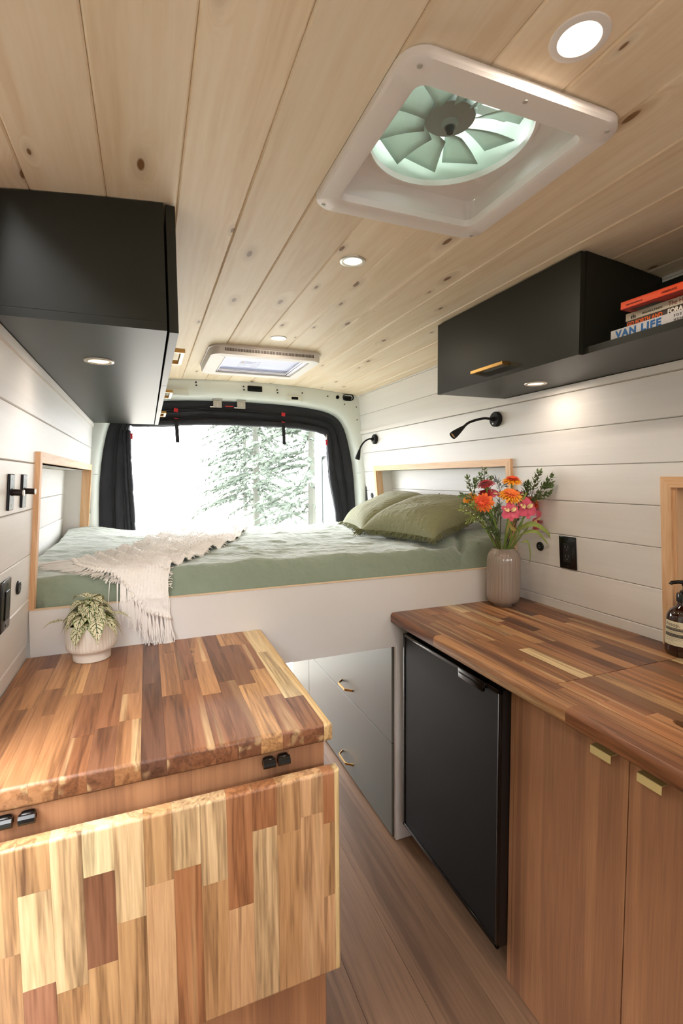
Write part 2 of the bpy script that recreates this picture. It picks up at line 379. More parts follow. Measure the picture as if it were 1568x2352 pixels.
# light wooden trims round the niches: mitred boards
def niche_trim(name, side, key, wdt=.03, proj=.013, near=True):
    y0, y1, z0, z1 = NICHE[key]; sg = 1 if side == 'R' else -1; X = xR if side == 'R' else xL
    t = bpy.data.objects.new(name, None); COL.objects.link(t); S(t); WL[t] = Vector((0, 0, 0)); t.empty_display_size = .05
    def board(pts, mat, nm):
        # pts: four (y,z) corners of the face
        vs = [(X(z)-sg*proj, y, z) for y, z in pts]+[(X(z)+sg*.03, y, z) for y, z in pts]
        b = B().add(vs, [(0, 1, 2, 3), (7, 6, 5, 4)]+[(i, i+4, (i+1) % 4+4, (i+1) % 4) for i in range(4)])
        c = [sum(p[i] for p in vs)/8 for i in range(3)]; b.obj(nm, mat, t, smooth=0, origin=c)
    w = wdt; zb = {'R': 1.045, 'L': 1.042, 'K': .905}[key]
    if near: board([(y0-w, zb), (y0, zb), (y0, z1), (y0-w, z1+w)], M_nat, 'jamb')
    board([(y1, zb), (y1+w, zb), (y1+w, z1+w), (y1, z1)], M_nat, 'jamb')
    board([(y0-w if near else y0, z1+w), (y0, z1), (y1, z1), (y1+w, z1+w)], M_naty, 'head')
    # lining boards inside the opening
    ln = B()
    for ya, yb in ((y0, y0+.006), (y1-.006, y1)):
        ln.prism([(X(zb)-sg*.004, zb), (X(z1)-sg*.004, z1), (X(z1)+sg*.03, z1), (X(zb)+sg*.03, zb)], ya, yb)
    ln.obj('reveal', M_nat, t, smooth=0)
    return t
niche_trim('trim_1', 'R', 'R'); niche_trim('trim_2', 'L', 'L'); niche_trim('trim_3', 'R', 'K', wdt=.031)
kt = B(); y1 = NICHE['K'][1]
for zz in ((.905, 1.377),): kt.prism([(xR(zz[0])+.0, zz[0]), (xR(zz[1]), zz[1]), (xR(zz[1])+.09, zz[1]), (xR(zz[0])+.09, zz[0])], y1-.008, y1-.001)
kt.obj('reveal', M_nat, bpy.data.objects['trim_3'], smooth=0)
# thin batten between left wall and overhead cabinet, and on the right
for nm, X, sg in (('trim_4', xL, -1), ('trim_5', xR, 1)):
    S(B().prism([(X(1.70)-sg*.008, 1.702), (X(1.724)-sg*.008, 1.724), (X(1.724)+sg*.002, 1.724), (X(1.70)+sg*.002, 1.702)], 1.02 if sg < 0 else -.6, YE).obj(nm, M_panel, smooth=0))

# ceiling: pine boards following the roof curve, holes for fan and skylight
FAN = (.370, .728, .646, .993); SKY = (.340, .758, 2.28, 2.648)
cb = B(); xs = [-.262+i*(1.364+.262)/24 for i in range(25)]
hx = sorted(set(xs+[FAN[0], FAN[1], SKY[0], SKY[1]]))
for a, b_ in zip(hx, hx[1:]):
    m = (a+b_)/2; hol = [(h[2], h[3], -1, 1) for h in (FAN, SKY) if h[0] < m < h[1]]
    for ya, yb, _, _ in pieces(-1.0, YE, 0, .5, hol):
        cb.prism([(a, zC(a)+.012), (b_, zC(b_)+.012), (b_, zC(b_)+.03), (a, zC(a)+.03)], ya, yb)
ceil = S(cb.obj('ceiling', M_panel, smooth=0))
PW = .1345; x0 = .551-PW/2-6*PW
for i in range(13):
    a, b_ = x0+i*PW, x0+(i+1)*PW
    a, b_ = max(a, -.247), min(b_, 1.349)
    if b_-a < .02: continue
    pb = B()
    cuts = sorted({a, b_, *[v for h in (FAN, SKY) for v in h[:2] if a < v < b_]})
    for s, e in zip(cuts, cuts[1:]):
        m = (s+e)/2; hol = [(h[2], h[3], -1, 1) for h in (FAN, SKY) if h[0] < m < h[1]]
        sa, sb = zC(a), zC(b_)
        def zz(x): return lerp(sa, sb, (x-a)/(b_-a))
        poly = [(s+(.0003 if s == a else 0), zz(s)+.012)]
        if s == a: poly += [(s+.0003, zz(s)+.0032), (s+.0034, zz(s+.0034))]
        else: poly += [(s, zz(s))]
        if e == b_: poly += [(e-.0034, zz(e-.0034)), (e-.0003, zz(e)+.0032)]
        else: poly += [(e, zz(e))]
        poly += [(e-(.0003 if e == b_ else 0), zz(e)+.012)]
        for ya, yb, _, _ in pieces(-1.0, YE, 0, .5, hol): pb.prism(poly, ya, yb)
    pb.obj('plank', M_pine, ceil, smooth=0, origin=((a+b_)/2, 1.0, zC((a+b_)/2)))
# floor boards
fl = S(B().box(-.36, 1.46, -1.0, 3.2, -.04, -.012).obj('floor', M_blackmat, smooth=0))
for i in range(11):
    a = -.34+i*.165; B().box(a+.0004, min(a+.1646, 1.45), -1.0, 3.15, -.011, 0, .0006, 1).obj('plank', M_floor, fl, smooth=0, origin=(a+.08, 1, 0))

# rear end of the van: painted steel ring round the back doors
def ring(k):   # half-profile going from bottom left over the top to bottom right
    prof = [(.822, -.04), (.822, .5), (.822, .9), (.816, 1.13), (.806, 1.41), (.775, 1.60), (.745, 1.715), (.715, 1.785), (.66, 1.835), (.58, 1.862), (.40, 1.885), (.2, 1.893), (0, 1.896)]
    return prof
def ringpts(dx, dz=0):
    P = [(.551-(x+dx), z+(dz if z > 1.2 else 0)) for x, z in ring(0)]; Q = [(.551+(x+dx), z+(dz if z > 1.2 else 0)) for x, z in ring(0)][::-1][1:]
    return [Vector((p[0], 0, p[1])) for p in P+Q]
inner = ringpts(0)
outer = []
for p in inner:
    s = -1 if p.x < .551 else 1; q = abs(p.x-.551)/.822
    if p.z < 1.60: X = xR(p.z) if s > 0 else xL(p.z); outer.append(Vector((X+s*.025, 0, p.z)))
    else:
        ang = math.atan2(p.z-1.1, p.x-.551); rr = 0
        # project outward on to wall or ceiling
        d = Vector((math.cos(ang), 0, math.sin(ang))); t = .3
        while t < 2:
            c = Vector((.551, 0, 1.1))+d*t
            if c.z > zC(c.x)+.03 or c.x > xR(c.z)+.025 or c.x < xL(c.z)-.025: break
            t += .004
        outer.append(c)
def rloop(t, k):   # loops from the lining edge (k=0) to the door opening
    a, b_ = outer[t], inner[t]
    lv = [(0, 3.062, 0), (.25, 3.066, 0), (.55, 3.072, 0), (.8, 3.085, .0), (.93, 3.105, 0), (1, 3.135, 0), (1.0, 3.20, .012), (.86, 3.26, 0), (.3, 3.29, 0), (0, 3.29, 0)]
    f, y, _ = lv[k]; p = a.lerp(b_, f); return (p.x, y, p.z)
NR = len(inner)
rb = B().grid(lambda u, v: rloop(round(u*(NR-1)), round(v*9)), NR, 10)
rear = S(rb.obj('wall_rear', M_vanwhite, smooth=50, sub=1))
def hole(x, z, w, h, y=3.064, nm='opening', m=M_hole_shade, rnd=.004):  # dark-painted plugs stand for the shade inside holes in the steel
    o = B().box(x-w/2, x+w/2, y-.003, y+.006, z-h/2, z+h/2, min(rnd, w/2.2, h/2.2), 2).obj(nm, m, rear)
for x, z in ((.295, 1.985), (.297, 1.967), (.578, 1.976), (.58, 1.957), (.79, 1.967), (.792, 1.95), (.955, 1.958), (1.13, 1.947)): hole(x, z, .010, .008)
hole(.648, 1.967, .092, .034, 3.066)
hole(.20, 1.925, .075, .02, 3.07); hole(.905, 1.922, .048, .02, 3.068); hole(1.20, 1.944, .022, .024, 3.066, rnd=.010); hole(1.275, 1.945, .075, .042, 3.066, rnd=.018)
for x, z in ((1.25, 1.90), (1.335, 1.885), (1.34, 1.80)): hole(x, z, .007, .007, 3.064)
for x0_, x1_ in ((.85, .96), (.12, .26)):   # raised pads of the pressing
    B().box(x0_, x1_, 3.066, 3.09, 1.90, 1.945, .012, 3).obj('pressing', M_vanwhite, rear)
for zz in (1.44,):
    for xx in (-.285, 1.37): B().box(xx-.035, xx+.035, 3.075, 3.08, zz, zz+.002).obj('seam', M_steel, rear)
# slim black vents where the walls meet the rear pillars
for X, sg in ((xL, -1), (xR, 1)):
    B().box(X(1.28)-.006, X(1.28)+.006, 3.045, 3.07, 1.22, 1.37, .004).obj('vent', M_black, rear)

# opened rear door seen past the right edge of the opening, and the left one
def rear_door(name, x, sg):
    dz = S(B().box(x, x+sg*.05, 3.32, 3.97, -.1, 1.90, .02, 3).obj(name, M_vanwhite))
    B().box(x-sg*.004, x+sg*.01, 3.39, 3.82, .98, 1.62, .004, 2).obj('window_seal', M_black, dz)
    B().box(x-sg*.006, x+sg*.012, 3.41, 3.80, 1.0, 1.60, .05, 3).obj('window_pane', plain('tinted_pane_'+name, '#c9d6d0', .08), dz)
    B().box(x-sg*.015, x+sg*.01, 3.84, 3.94, 1.28, 1.74, .012, 2).obj('inner_pressing', M_vanwhite, dz)
rear_door('door_1', 1.34, 1); rear_door('door_2', -.25, -1)
# outer roof skin so the lining does not hang in the open
rs = B()
for s, e in zip(hx, hx[1:]):
    m = (s+e)/2; hol = [(h[2]-.02, h[3]+.02, -1, 1) for h in (FAN, SKY) if h[0] < m < h[1]]
    for ya, yb, _, _ in pieces(-1.0, 3.3, 0, .5, hol): rs.prism([(s, zC(s)+.05), (e, zC(e)+.05), (e, zC(e)+.06), (s, zC(s)+.06)], ya, yb)
S(rs.obj('trim_6', M_vanwhite, smooth=0))
# cab bulkhead side: van nose behind the camera, its slit narrowed to cut the front light
S(B().box(-.34, 1.44, -1.03, -1.0, 0, 1.42).box(-.34, 1.44, -1.03, -1.0, 1.58, 2.0).obj('wall_front', M_panel, smooth=0))
# body side ahead of the sliding-door opening, extended to cut the light through it
S(B().box(-.36, -.335, -1.03, .42, 0, 2.0).box(-.36, -.30, .42, 1.02, 1.70, 1.95).obj('wall_side', M_panel, smooth=0))
# ground outside
def terr(u, v):
    x, y = (u-.5)*160, (v-.35)*160
    return (x, y, -.62+.12*fbm((x*.3, y*.3, 0)))
ground = S(B().grid(terr, 110, 110).obj('ground', plain('pale_gravel', '#948f86', .95, bump=.5, bscale=30, var=.15)))

# unseen bank added to block light at the sliding door
def shade_bank(u, v):
    x, y = lerp(-1.0, -14, u), lerp(-22, 6, v)
    return (x, y, -.68+(.1+11*sm(-1.0, -11, x))*sm(6, 3.2, y)+.25*fbm((x*.5, y*.5, 3))*u)
S(B().grid(shade_bank, 50, 60).obj('unseen_light_blocker', plain('dark_blocker', '#3f4236', .95, bump=1, bscale=15, var=.3), smooth=60))
# ------------------------------------------------------------------ butcher-block tops, one object per stave
PAL = [('#bd8a5e', 5), ('#a87750', 6), ('#976546', 6), ('#84583e', 5), ('#d6a572', 3), ('#ecd3a4', 1.0), ('#6e4a38', 3), ('#b17f56', 5), ('#92603f', 4)]
PAL_LIT = [('#dcb084', 6), ('#cda072', 5), ('#e6c69a', 5), ('#b47c54', 3), ('#f0dcb0', 1.3), ('#a9765a', 2), ('#cda274', 4), ('#8f6249', .6)]  # paler stave tones: the stronger light on the drop leaf is put in
def pick(pal):
    t = R.random()*sum(w for _, w in pal)
    for c, w in pal:
        t -= w
        if t <= 0: return lin(c)
    return lin(pal[0][0])
def stave(root, x0, x1, y0, y1, z0, z1, col, rd='', r=.007, M=None, poly=None, mat=None):
    """local box, grain along y; rd lists the rounded outer sides (x- x+ y- y+ as a,b,c,d)"""
    c = Vector(((x0+x1)/2, (y0+y1)/2, (z0+z1)/2)); g = .00012
    bm = bmesh.new()
    if poly:
        n = len(poly); lo = [bm.verts.new((p[0]-c.x, p[1]-c.y, z0-c.z)) for p in poly]; hi = [bm.verts.new((p[0]-c.x, p[1]-c.y, z1-c.z)) for p in poly]
        bm.faces.new(hi); bm.faces.new(lo[::-1])
        for i in range(n): bm.faces.new((lo[i], lo[(i+1) % n], hi[(i+1) % n], hi[i]))
    else:
        bmesh.ops.create_cube(bm, size=1); d = Vector((x1-x0-2*g, y1-y0-2*g, z1-z0))
        for v in bm.verts: v.co = Vector((v.co.x*d.x, v.co.y*d.y, v.co.z*d.z))
        es = []
        for e in bm.edges:
            m = (e.verts[0].co+e.verts[1].co)/2
            hit = ('a' in rd and abs(m.x+d.x/2) < 1e-5) or ('b' in rd and abs(m.x-d.x/2) < 1e-5) or ('c' in rd and abs(m.y+d.y/2) < 1e-5) or ('d' in rd and abs(m.y-d.y/2) < 1e-5)
            if hit and abs(m.z) > 1e-5: es.append(e)
        if es: bmesh.ops.bevel(bm, geom=es, offset=r, segments=4, affect='EDGES', profile=.5)
    me = bpy.data.meshes.new('stave'); bmesh.ops.recalc_face_normals(bm, faces=bm.faces); bm.to_mesh(me); bm.free()
    me.shade_smooth(); me.set_sharp_from_angle(angle=math.radians(25)); me.materials.append(mat or M_acacia)
    o = bpy.data.objects.new('stave', me); COL.objects.link(o); o.parent = root; o.color = col
    p = M @ c if M else c
    o.location = p-wloc(root)
    if M: o.rotation_euler = M.to_euler()
    return o
def rows(root, xs, y0, y1, z0, z1, pal, rdx=('', ''), rdy=('', ''), lens=(.13, .36), M=None, last=None, r=.007, first=None):
    n = len(xs)-1
    for i in range(n):
        y = y0; cuts = [y0]
        while True:
            y += R.uniform(*lens)
            if y > y1-.07: break
            cuts.append(y)
        if (last and i == n-1) or (first and i == 0): cuts = [y0, (y0+y1)/2+R.uniform(-.1, .1)]
        cuts.append(y1)
        for a, b in zip(cuts, cuts[1:]):
            rd = (rdx[0] if i == 0 else '')+(rdx[1] if i == n-1 else '')+(rdy[0] if a == y0 else '')+(rdy[1] if b == y1 else '')
            col = lin(last) if last and i == n-1 else lin(first) if first and i == 0 else pick(pal)
            stave(root, xs[i], xs[i+1], a, b, z0, z1, col, rd, r, M)
R.seed(21)
lt = thing('worktop', 'thick acacia butcher-block worktop on the left carrying the potted plant', 'worktop', (0, 1.25, .866))
rows(lt, [-.333+i*.0438 for i in range(16)]+[.342], .921, 1.597, .866, .906, PAL, ('', 'b'), ('c', ''), last='#e2c08a')
leaf = thing('drop_leaf', 'acacia butcher-block drop leaf, toned paler for the light on it, hanging in front of left worktop', 'table', (0, .895, .396))
ML = Matrix(((1, 0, 0, 0), (0, 0, -1, .91), (0, 1, 0, .396), (0, 0, 0, 1)))   # local y -> up, local z -> towards the camera
rows(leaf, [-.31+i*.0474 for i in range(14)]+[.330, .342], 0, .431, 0, .03, PAL_LIT, ('a', 'b'), ('c', 'd'), lens=(.15, .36), M=ML, last='#ecd29c', r=.006)
for x in (-.236, -.203, .206, .236):
    h = B().box(x-.012, x+.012, .9105, .9280, .842, .862, .006, 3); h.tube([(x-.012, .914, .852), (x+.012, .914, .852)], .009, 10)
    h.obj('hinge', M_blackgl, leaf)
lc = thing('base_cabinet', 'walnut-faced base cabinet under the left worktop and drop leaf', 'cabinet', (0, 1.25, 0))
B().box(-.33, .326, .931, 1.597, .002, .865, .0015, 1).obj('body', M_walnut, lc)
B().box(-.33, .3255, .9290, .9308, .81, .864).obj('top_rail', M_walnut, lc)

R.seed(5)
rtp = thing('worktop', 'long acacia butcher-block worktop on the right with vase and soap bottle', 'worktop', (1.1, .9, .868))
cw = .0406; rx = [.830+i*cw for i in range(15)]+[1.4365]
yc0, yc1 = .36, .881; xc0 = .911; xc1 = 1.397
fx = [.830, .8705, .911]
rows(rtp, fx, -.2, 1.597, .868, .908, PAL, ('a', ''), ('', ''), lens=(.25, .6), r=.012)
mx_ = [.911+i*.04045 for i in range(13)]
rows(rtp, mx_, yc1+.0020, 1.597, .868, .908, PAL, lens=(.14, .42))
rows(rtp, mx_, -.2, yc0-.0020, .868, .908, PAL, lens=(.14, .42))
rows(rtp, [1.3964, 1.4365], -.2, 1.597, .868, .908, PAL, lens=(.25, .5))
cov = thing('sink_cover', 'flush acacia board with a finger hole covering the sink', 'board', (1.15, .6, .884))
cxs = [.9134+i*.0402 for i in range(13)]; cxs[-1] = 1.3950
PALC = [('#c59064', 5), ('#b1784e', 6), ('#9c6845', 5), ('#d4a878', 3), ('#e6cb9c', .8), ('#876043', 3), ('#bd8559', 5)]
hx0, hy0, hr = cxs[2], .628, .017
for i in range(12):
    y = yc0; cuts = [yc0]
    while True:
        y += R.uniform(.12, .34)
        if y > yc1-.08: break
        if i in (1, 2) and abs(y-hy0) < .04: y = hy0+.06
        cuts.append(y)
    cuts.append(yc1)
    for a, b in zip(cuts, cuts[1:]):
        po = None
        if i in (1, 2) and a < hy0-hr and b > hy0+hr:
            sg = 1 if i == 1 else -1; e = cxs[2]
            arc = [(e-sg*hr*.8*math.cos(t), hy0+1.5*hr*math.sin(t)) for t in [-PI/2+PI*k/10 for k in range(11)]]
            far = cxs[i] if i == 1 else cxs[i+1]
            po = [(e, a)]+arc+[(e, b), (far, b), (far, a)]
            if i == 2: po = po[::-1]
            if i == 1: po = po[::-1]
        stave(cov, cxs[i], cxs[i+1], a, b, .886, .9078, pick(PALC), '', poly=po)
snk = thing('sink_basin', 'dark steel sink basin under the board with the finger hole', 'sink', (1.15, .6, .70))
sb = B(); sb.box(.913, 1.394, yc0+.002, yc1-.002, .70, .704)
for a in ((.9125, .915, yc0+.002, yc1-.002), (1.392, 1.3945, yc0+.002, yc1-.002), (.913, 1.394, yc0+.002, yc0+.0045), (.913, 1.394, yc1-.0045, yc1-.002)): sb.box(*a, .70, .884)
sb.obj('basin', plain('dark_steel', '#4a4745', .4, .9), snk)

rc = thing('base_cabinet', 'walnut base cabinet with brass edge pulls under the right worktop', 'cabinet', (1.15, .5, 0))
B().box(.913, 1.42, 1.003, 1.0185, .002, .866).box(.913, 1.42, -.2, 1.003, .002, .69).obj('body', M_walnut, rc)
B().box(.894, .913, 1.0045, 1.0185, .002, .866).obj('end_panel', M_walnut, rc, smooth=0)
for i, (a, b) in enumerate(((.6725, 1.003), (.3405, .6705), (.0085, .3385))):
    d = B().box(.8935, .9115, a, b, .004, .832, .0008, 1).obj('door', M_walnut, rc, origin=(.9, (a+b)/2, .42))
    m = (.722, .614, .16)[i]; l = .025
    hb = B().box(.8715, .906, m-l, m+l, .8325, .8345, .0006, 1).box(.8705, .8728, m-l, m+l, .8165, .8345, .0008, 1)
    hb.obj('handle', M_brassl, d)
# ------------------------------------------------------------------ fridge
fr = thing('fridge', 'black under-counter fridge between white panel and walnut cabinet', 'fridge', (1.1, 1.28, 0))
B().box(.897, 1.40, 1.022, 1.556, .10, .85, .004).obj('body', M_black, fr)
B().box(1.02, 1.40, 1.04, 1.54, .001, .10).obj('plinth', M_blackmat, fr)
db = B().box(.864, .896, 1.0195, 1.554, .101, .8405, .004, 2)
dr = db.obj('door', M_black, fr)
B().box(.8615, .866, 1.030, 1.542, .115, .828, .0015, 1).obj('door_panel', M_fridge, dr)
fb = B()
fb.box(.8585, .868, 1.0195, 1.030, .101, .8405, .0025).box(.8585, .868, 1.542, 1.554, .101, .8405, .0025).box(.8585, .868, 1.0195, 1.554, .101, .115, .0025).box(.8585, .868, 1.0195, 1.554, .828, .8405, .0025)
fb.obj('door_frame', M_blackgl, dr)
B().box(.848, .868, 1.075, 1.20, .826, .8455, .004, 2).box(.846, .856, 1.08, 1.195, .815, .832, .003, 2).obj('handle', M_blackgl, dr)
B().tube([(.90, 1.0163, .115), (.90, 1.0145, .115)], .004, 8).obj('hinge_pin', M_steel, fr)
# ------------------------------------------------------------------ bed platform and drawers
bed = thing('bed_platform', 'white panelled bed platform spanning the van behind both worktops', 'bed', (.55, 2.3, 0))
pb = B().prism([(-.327, .775), (.855, .775), (.855, .004), (1.430, .004), (1.430, .90), (1.4225, 1.040), (-.3235, 1.040)], 1.6, 1.616)
pb.obj('front_panel', M_panel, bed, smooth=0)
B().box(-.32, 1.4225, 1.5985, 1.617, 1.040, 1.0428, .0008, 1).obj('edge_band', plain('pale_edging', '#dcc3a6', .5), bed)
B().box(-.30, 1.415, 1.618, 3.03, .985, 1.003).obj('deck', M_panel, bed)
B().box(.86, 1.425, 1.6165, 3.0, .775, .793).box(-.32, .20, 1.6165, 3.0, .775, .793).obj('lower_deck', M_panel, bed)
B().box(-.32, -.05, 1.6165, 2.9, .01, .77).obj('storage_box', M_panel, bed)
dw = thing('drawer_unit', 'grey drawer cabinet with brass bow handles under the bed', 'cabinet', (1.1, 2.2, 0))
B().box(.866, 1.40, 1.618, 3.0, .003, .77).obj('body', M_green, dw)
def bow(b, xf, y0, y1, z, out=.03, w=.010):
    """flat bow handle whose ends meet the front at xf; sticks out along -x"""
    P = []
    n = 14
    for k in range(n+1):
        t = k/n; a = min(t, 1-t)
        y = lerp(y0, y1, t); x = xf-out*sm(0, .22, a)
        P.append((x, y))
    vs = []; fs = []
    for k, (x, y) in enumerate(P):
        for dx, dz in ((0, -w/2), (-.004, -w/2), (-.004, w/2), (0, w/2)): vs.append((x+dx, y, z+dz))
    for k in range(n):
        for q in range(4): fs.append((k*4+q, k*4+(q+1) % 4, k*4+4+(q+1) % 4, k*4+4+q))
    fs += [(0, 1, 2, 3), (n*4+3, n*4+2, n*4+1, n*4)]
    return b.add(vs, fs)
for z0, z1, hz in ((.387, .768, .437), (.012, .384, .083)):
    d = B().box(.845, .864, 1.6185, 2.655, z0, z1, .0008, 1).obj('drawer', M_drawer, dw, origin=(.85, 2.1, (z0+z1)/2))
    h = bow(B(), .846, 2.0, 2.135, hz, .028); h.obj('handle', M_brass, d)
B().box(.845, .864, 2.6585, 3.0, .012, .768, .0008, 1).obj('end_panel', M_drawer, dw)

# ------------------------------------------------------------------ overhead cabinets
oc = thing('overhead_cabinet', 'long black-green overhead cabinet with three doors on left wall', 'cabinet', (-.1, 2.1, 1.726))
def XL(z): return xL(z)+.002
zt_ = 1.972
cbp = B(); y0, y1 = 1.12, 3.045
cbp.prism([(XL(1.726), 1.726), (.052, 1.726), (.052, 1.744), (XL(1.744), 1.744)], y0, y1)
cbp.obj('bottom_panel', M_green, oc, smooth=0)
for a in (y0, y1-.018):
    B().prism([(XL(1.744), 1.7445), (.052, 1.7445), (.052, zC(.052)-.002), (-.1, zC(-.1)-.002), (-.2, zC(-.2)-.002), (XL(1.955), zC(-.246)-.003)] if True else [], a, a+.018).obj('side_panel', M_green, oc, smooth=0)
B().prism([(XL(1.744), 1.7445), (XL(1.744)+.01, 1.7445), (XL(1.94)+.01, 1.94), (XL(1.94), 1.94)], y0+.018, y1-.018).obj('back_panel', M_green, oc, smooth=0)
def bracket(b, x, ya, yb, z, sg):
    """square bar pull: bar stands off the door along sg*x on two feet with a round notch between"""
    w = .011
    b.box(min(x+sg*.020, x+sg*.031), max(x+sg*.020, x+sg*.031), ya, yb, z-w/2, z+w/2, .0012, 1)
    for y in (ya, yb-.012): b.box(min(x, x+sg*.022), max(x, x+sg*.022), y, y+.012, z-w/2, z+w/2, .001, 1)
    return b
dl = (y1-y0)/3
for i in range(3):
    a = y0+i*dl
    d = B().box(.0565, .0755, a+(.0 if i == 0 else .0012), a+dl-.0012, 1.7235, zt_+.012, .0008, 1).obj('door', M_green, oc, origin=(.066, a+dl/2, 1.85))
    bracket(B(), .0755, a+dl/2-.075, a+dl/2+.075, 1.748, 1).obj('handle', M_brass, d)
rcab = thing('overhead_cabinet', 'black-green overhead cabinet with one brass handled door and open shelf', 'cabinet', (1.2, 1.2, 1.726))
ra, rb_, rz = -.2, 1.623, 1.726
xr_ = lambda z: xR(z)-.002
B().prism([(1.065, rz), (xr_(rz), rz), (xr_(rz+.017), rz+.017), (1.065, rz+.017)], ra, rb_).obj('bottom_panel', M_green, rcab, smooth=0)
def side(a, b): B().prism([(1.065, rz+.0175), (xr_(1.744), rz+.0175), (xr_(1.955), zC(1.345)-.003), (1.29, zC(1.29)-.003), (1.2, zC(1.2)-.002), (1.065, zC(1.065)-.002)], a, b).obj('side_panel', M_green, rcab, smooth=0)
side(rb_-.018, rb_); side(.966, .984); side(ra, ra+.018)
B().prism([(xr_(1.744)-.012, rz+.0175), (xr_(1.744), rz+.0175), (xr_(1.94), 1.94), (xr_(1.94)-.012, 1.94)], ra+.0185, .9655).obj('back_panel', M_green, rcab, smooth=0)
d = B().box(1.045, 1.0635, .9662, rb_, 1.7245, 1.983, .0008, 1).obj('door', M_green, rcab)
bracket(B(), 1.045, 1.222, 1.378, 1.757, -1).obj('handle', M_brass, d)

# ------------------------------------------------------------------ books lying on the open shelf
def book(name, label, x, y0, y1, z, th, wd, cover, spine, pages='#d8cfbf', rot=0):
    o = thing(name, label, 'book', (x, y1, z), 'books lying on the open shelf')
    M = Matrix.Translation((x, y1, 0)) @ Matrix.Rotation(rot, 4, 'Z') @ Matrix.Translation((-x, -y1, 0))
    cm = plain(name+'_cover_'+label[:6], cover, .4); 
    B().box(x, x+wd, y0, y1, z+.0005, z+.0022, .0005, 1, M).box(x, x+wd, y0, y1, z+th-.0022, z+th-.0003, .0005, 1, M).obj('cover', cm, o)
    B().box(x, x+.003, y0, y1, z+.0005, z+th-.0003, .0012, 2, M).obj('spine', plain('spine_'+label[:8], spine, .42), o)
    B().box(x+.003, x+wd-.004, y0+.003, y1-.003, z+.0022, z+th-.0022, 0, 1, M).obj('pages', plain('paper', pages, .9), o)
    return o, M
sz = rz+.0175
def onspine(M, x, y, z): return M @ basis((x-.0004, y, z), (0, -1, 0), (0, 0, 1), (-1, 0, 0))
o1, M1 = book('book', 'wide white paperback with blue spine letters at bottom of the book pile', 1.084, .62, .905, sz, .026, .20, '#c9cbd2', '#c6c4c6')
ink = lambda n, c: plain(n, c, .5)
text('title', 'VAN LIFE', .0225, onspine(M1, 1.084, .890, sz+.0055), ink('blue_ink', '#1c5f9c'), o1, .045, space=1.22, sx=1.05)
text('author', 'FOSTER', .0075, onspine(M1, 1.084, .748, sz+.0145), ink('grey_ink', '#4a4748'), o1, .01, space=1.5)
text('author', 'HUNTINGTON', .0075, onspine(M1, 1.084, .748, sz+.0055), ink('grey_ink2', '#4a4748'), o1, .01, space=1.5)
o2, M2 = book('book', 'brown paperback with orange and white spine title in the pile', 1.098, .645, .874, sz+.0262, .0155, .165, '#2e211b', '#35271f')
text('title', 'GO FORTH AND', .0135, onspine(M2, 1.098, .871, sz+.0292), ink('orange_ink', '#e0621c'), o2, .03, sx=.86)
text('title', 'FORAGE', .0145, onspine(M2, 1.098, .772, sz+.0292), ink('white_ink', '#f2ece2'), o2, .03, sx=.9)
text('author', 'Jo', .0085, onspine(M2, 1.098, .700, sz+.0300), ink('white_ink2', '#e6e0da'), o2, .01)
o3, M3 = book('book', 'cream paperback with thin brown serif title under the red book', 1.099, .66, .877, sz+.0419, .0185, .15, '#b8ad9a', '#bdb2a0')
text('author', 'WOHLLEBEN', .0066, onspine(M3, 1.099, .834, sz+.0475), ink('brown_ink', '#5b5046'), o3, .004, space=1.35)
text('title', 'The Hidden Life', .0145, onspine(M3, 1.099, .772, sz+.0465), ink('red_ink', '#7b3a2a'), o3, -.006, sx=.9)
tr = B()
for k, (dy, h) in enumerate(((.0, .010), (.0045, .013), (.009, .009))): 
    y = .861-dy; z = sz+.044
    tr.add([(1.0988, y+.0006, z), (1.0988, y-.0006, z), (1.0988, y-.0022, z+h*.5), (1.0988, y, z+h), (1.0988, y+.0022, z+h*.5)], [(0, 1, 2, 3, 4)])
tr.obj('tree_emblem', ink('green_black_ink', '#2a2f22'), o3, smooth=0)
o4, M4 = book('book', 'orange-red paperback lying askew on top of the book pile', 1.062, .66, .862, sz+.0606, .0185, .14, '#a3140e', '#dd4f26', rot=.05)
text('author', 'LIAM VANDERVOLE', .0045, onspine(M4, 1.062, .848, sz+.067), ink('dark_ink', '#5a1a10'), o4, .004)
text('title', 'HEMERAGE', .0065, onspine(M4, 1.062, .765, sz+.067), ink('dark_ink2', '#5a1a10'), o4, .004)
pic = B(); 
pic.grid(lambda u, v: M4 @ Vector((1.08+.05*v, .85-.06*u-.012*math.sin(v*3), sz+.0603)), 6, 4); pic.obj('cover_picture', plain('grey_print', '#3b3a3a', .5, bump=0, var=.5), o4, smooth=0)

# ------------------------------------------------------------------ recessed lights
M_glow = emitter('lamp_glow', '#fff1de', 9.0); M_glow2 = emitter('lamp_glow_warm', '#ffd9a8', 6.0)
def downlight(label, x, y, z, r, power, group, ringm, glow=None):
    o = thing('recessed_light', label, 'light', (x, y, z), group)
    B().lathe([(r, 0), (r*.98, -.0022), (r*.88, -.0035), (r*.72, -.0030), (r*.67, -.0005), (r*.67, .004)], x, y, z, 40).obj('trim_ring', ringm, o)
    B().lathe([(0, -.0012), (r*.3, -.0014), (r*.66, -.0008), (r*.68, .003)], x, y, z, 40).obj('lens', glow or M_glow, o)
    lamp_area((x, y, z-.006), r*1.3, power, (1, .86, .70), o); return o
downlight('recessed ceiling light nearest the viewer, right above the roof fan', .566, .535, zC(.566), .039, 4.5, 'recessed lights along the ceiling', M_rvwhite)
downlight('recessed ceiling light between the roof fan and the skylight', .547, 1.275, zC(.547), .036, 2.2, 'recessed lights along the ceiling', M_nickel)
downlight('recessed ceiling light right beside the near edge of the skylight', .543, 2.068, zC(.543), .034, 2.2, 'recessed lights along the ceiling', M_nickel)
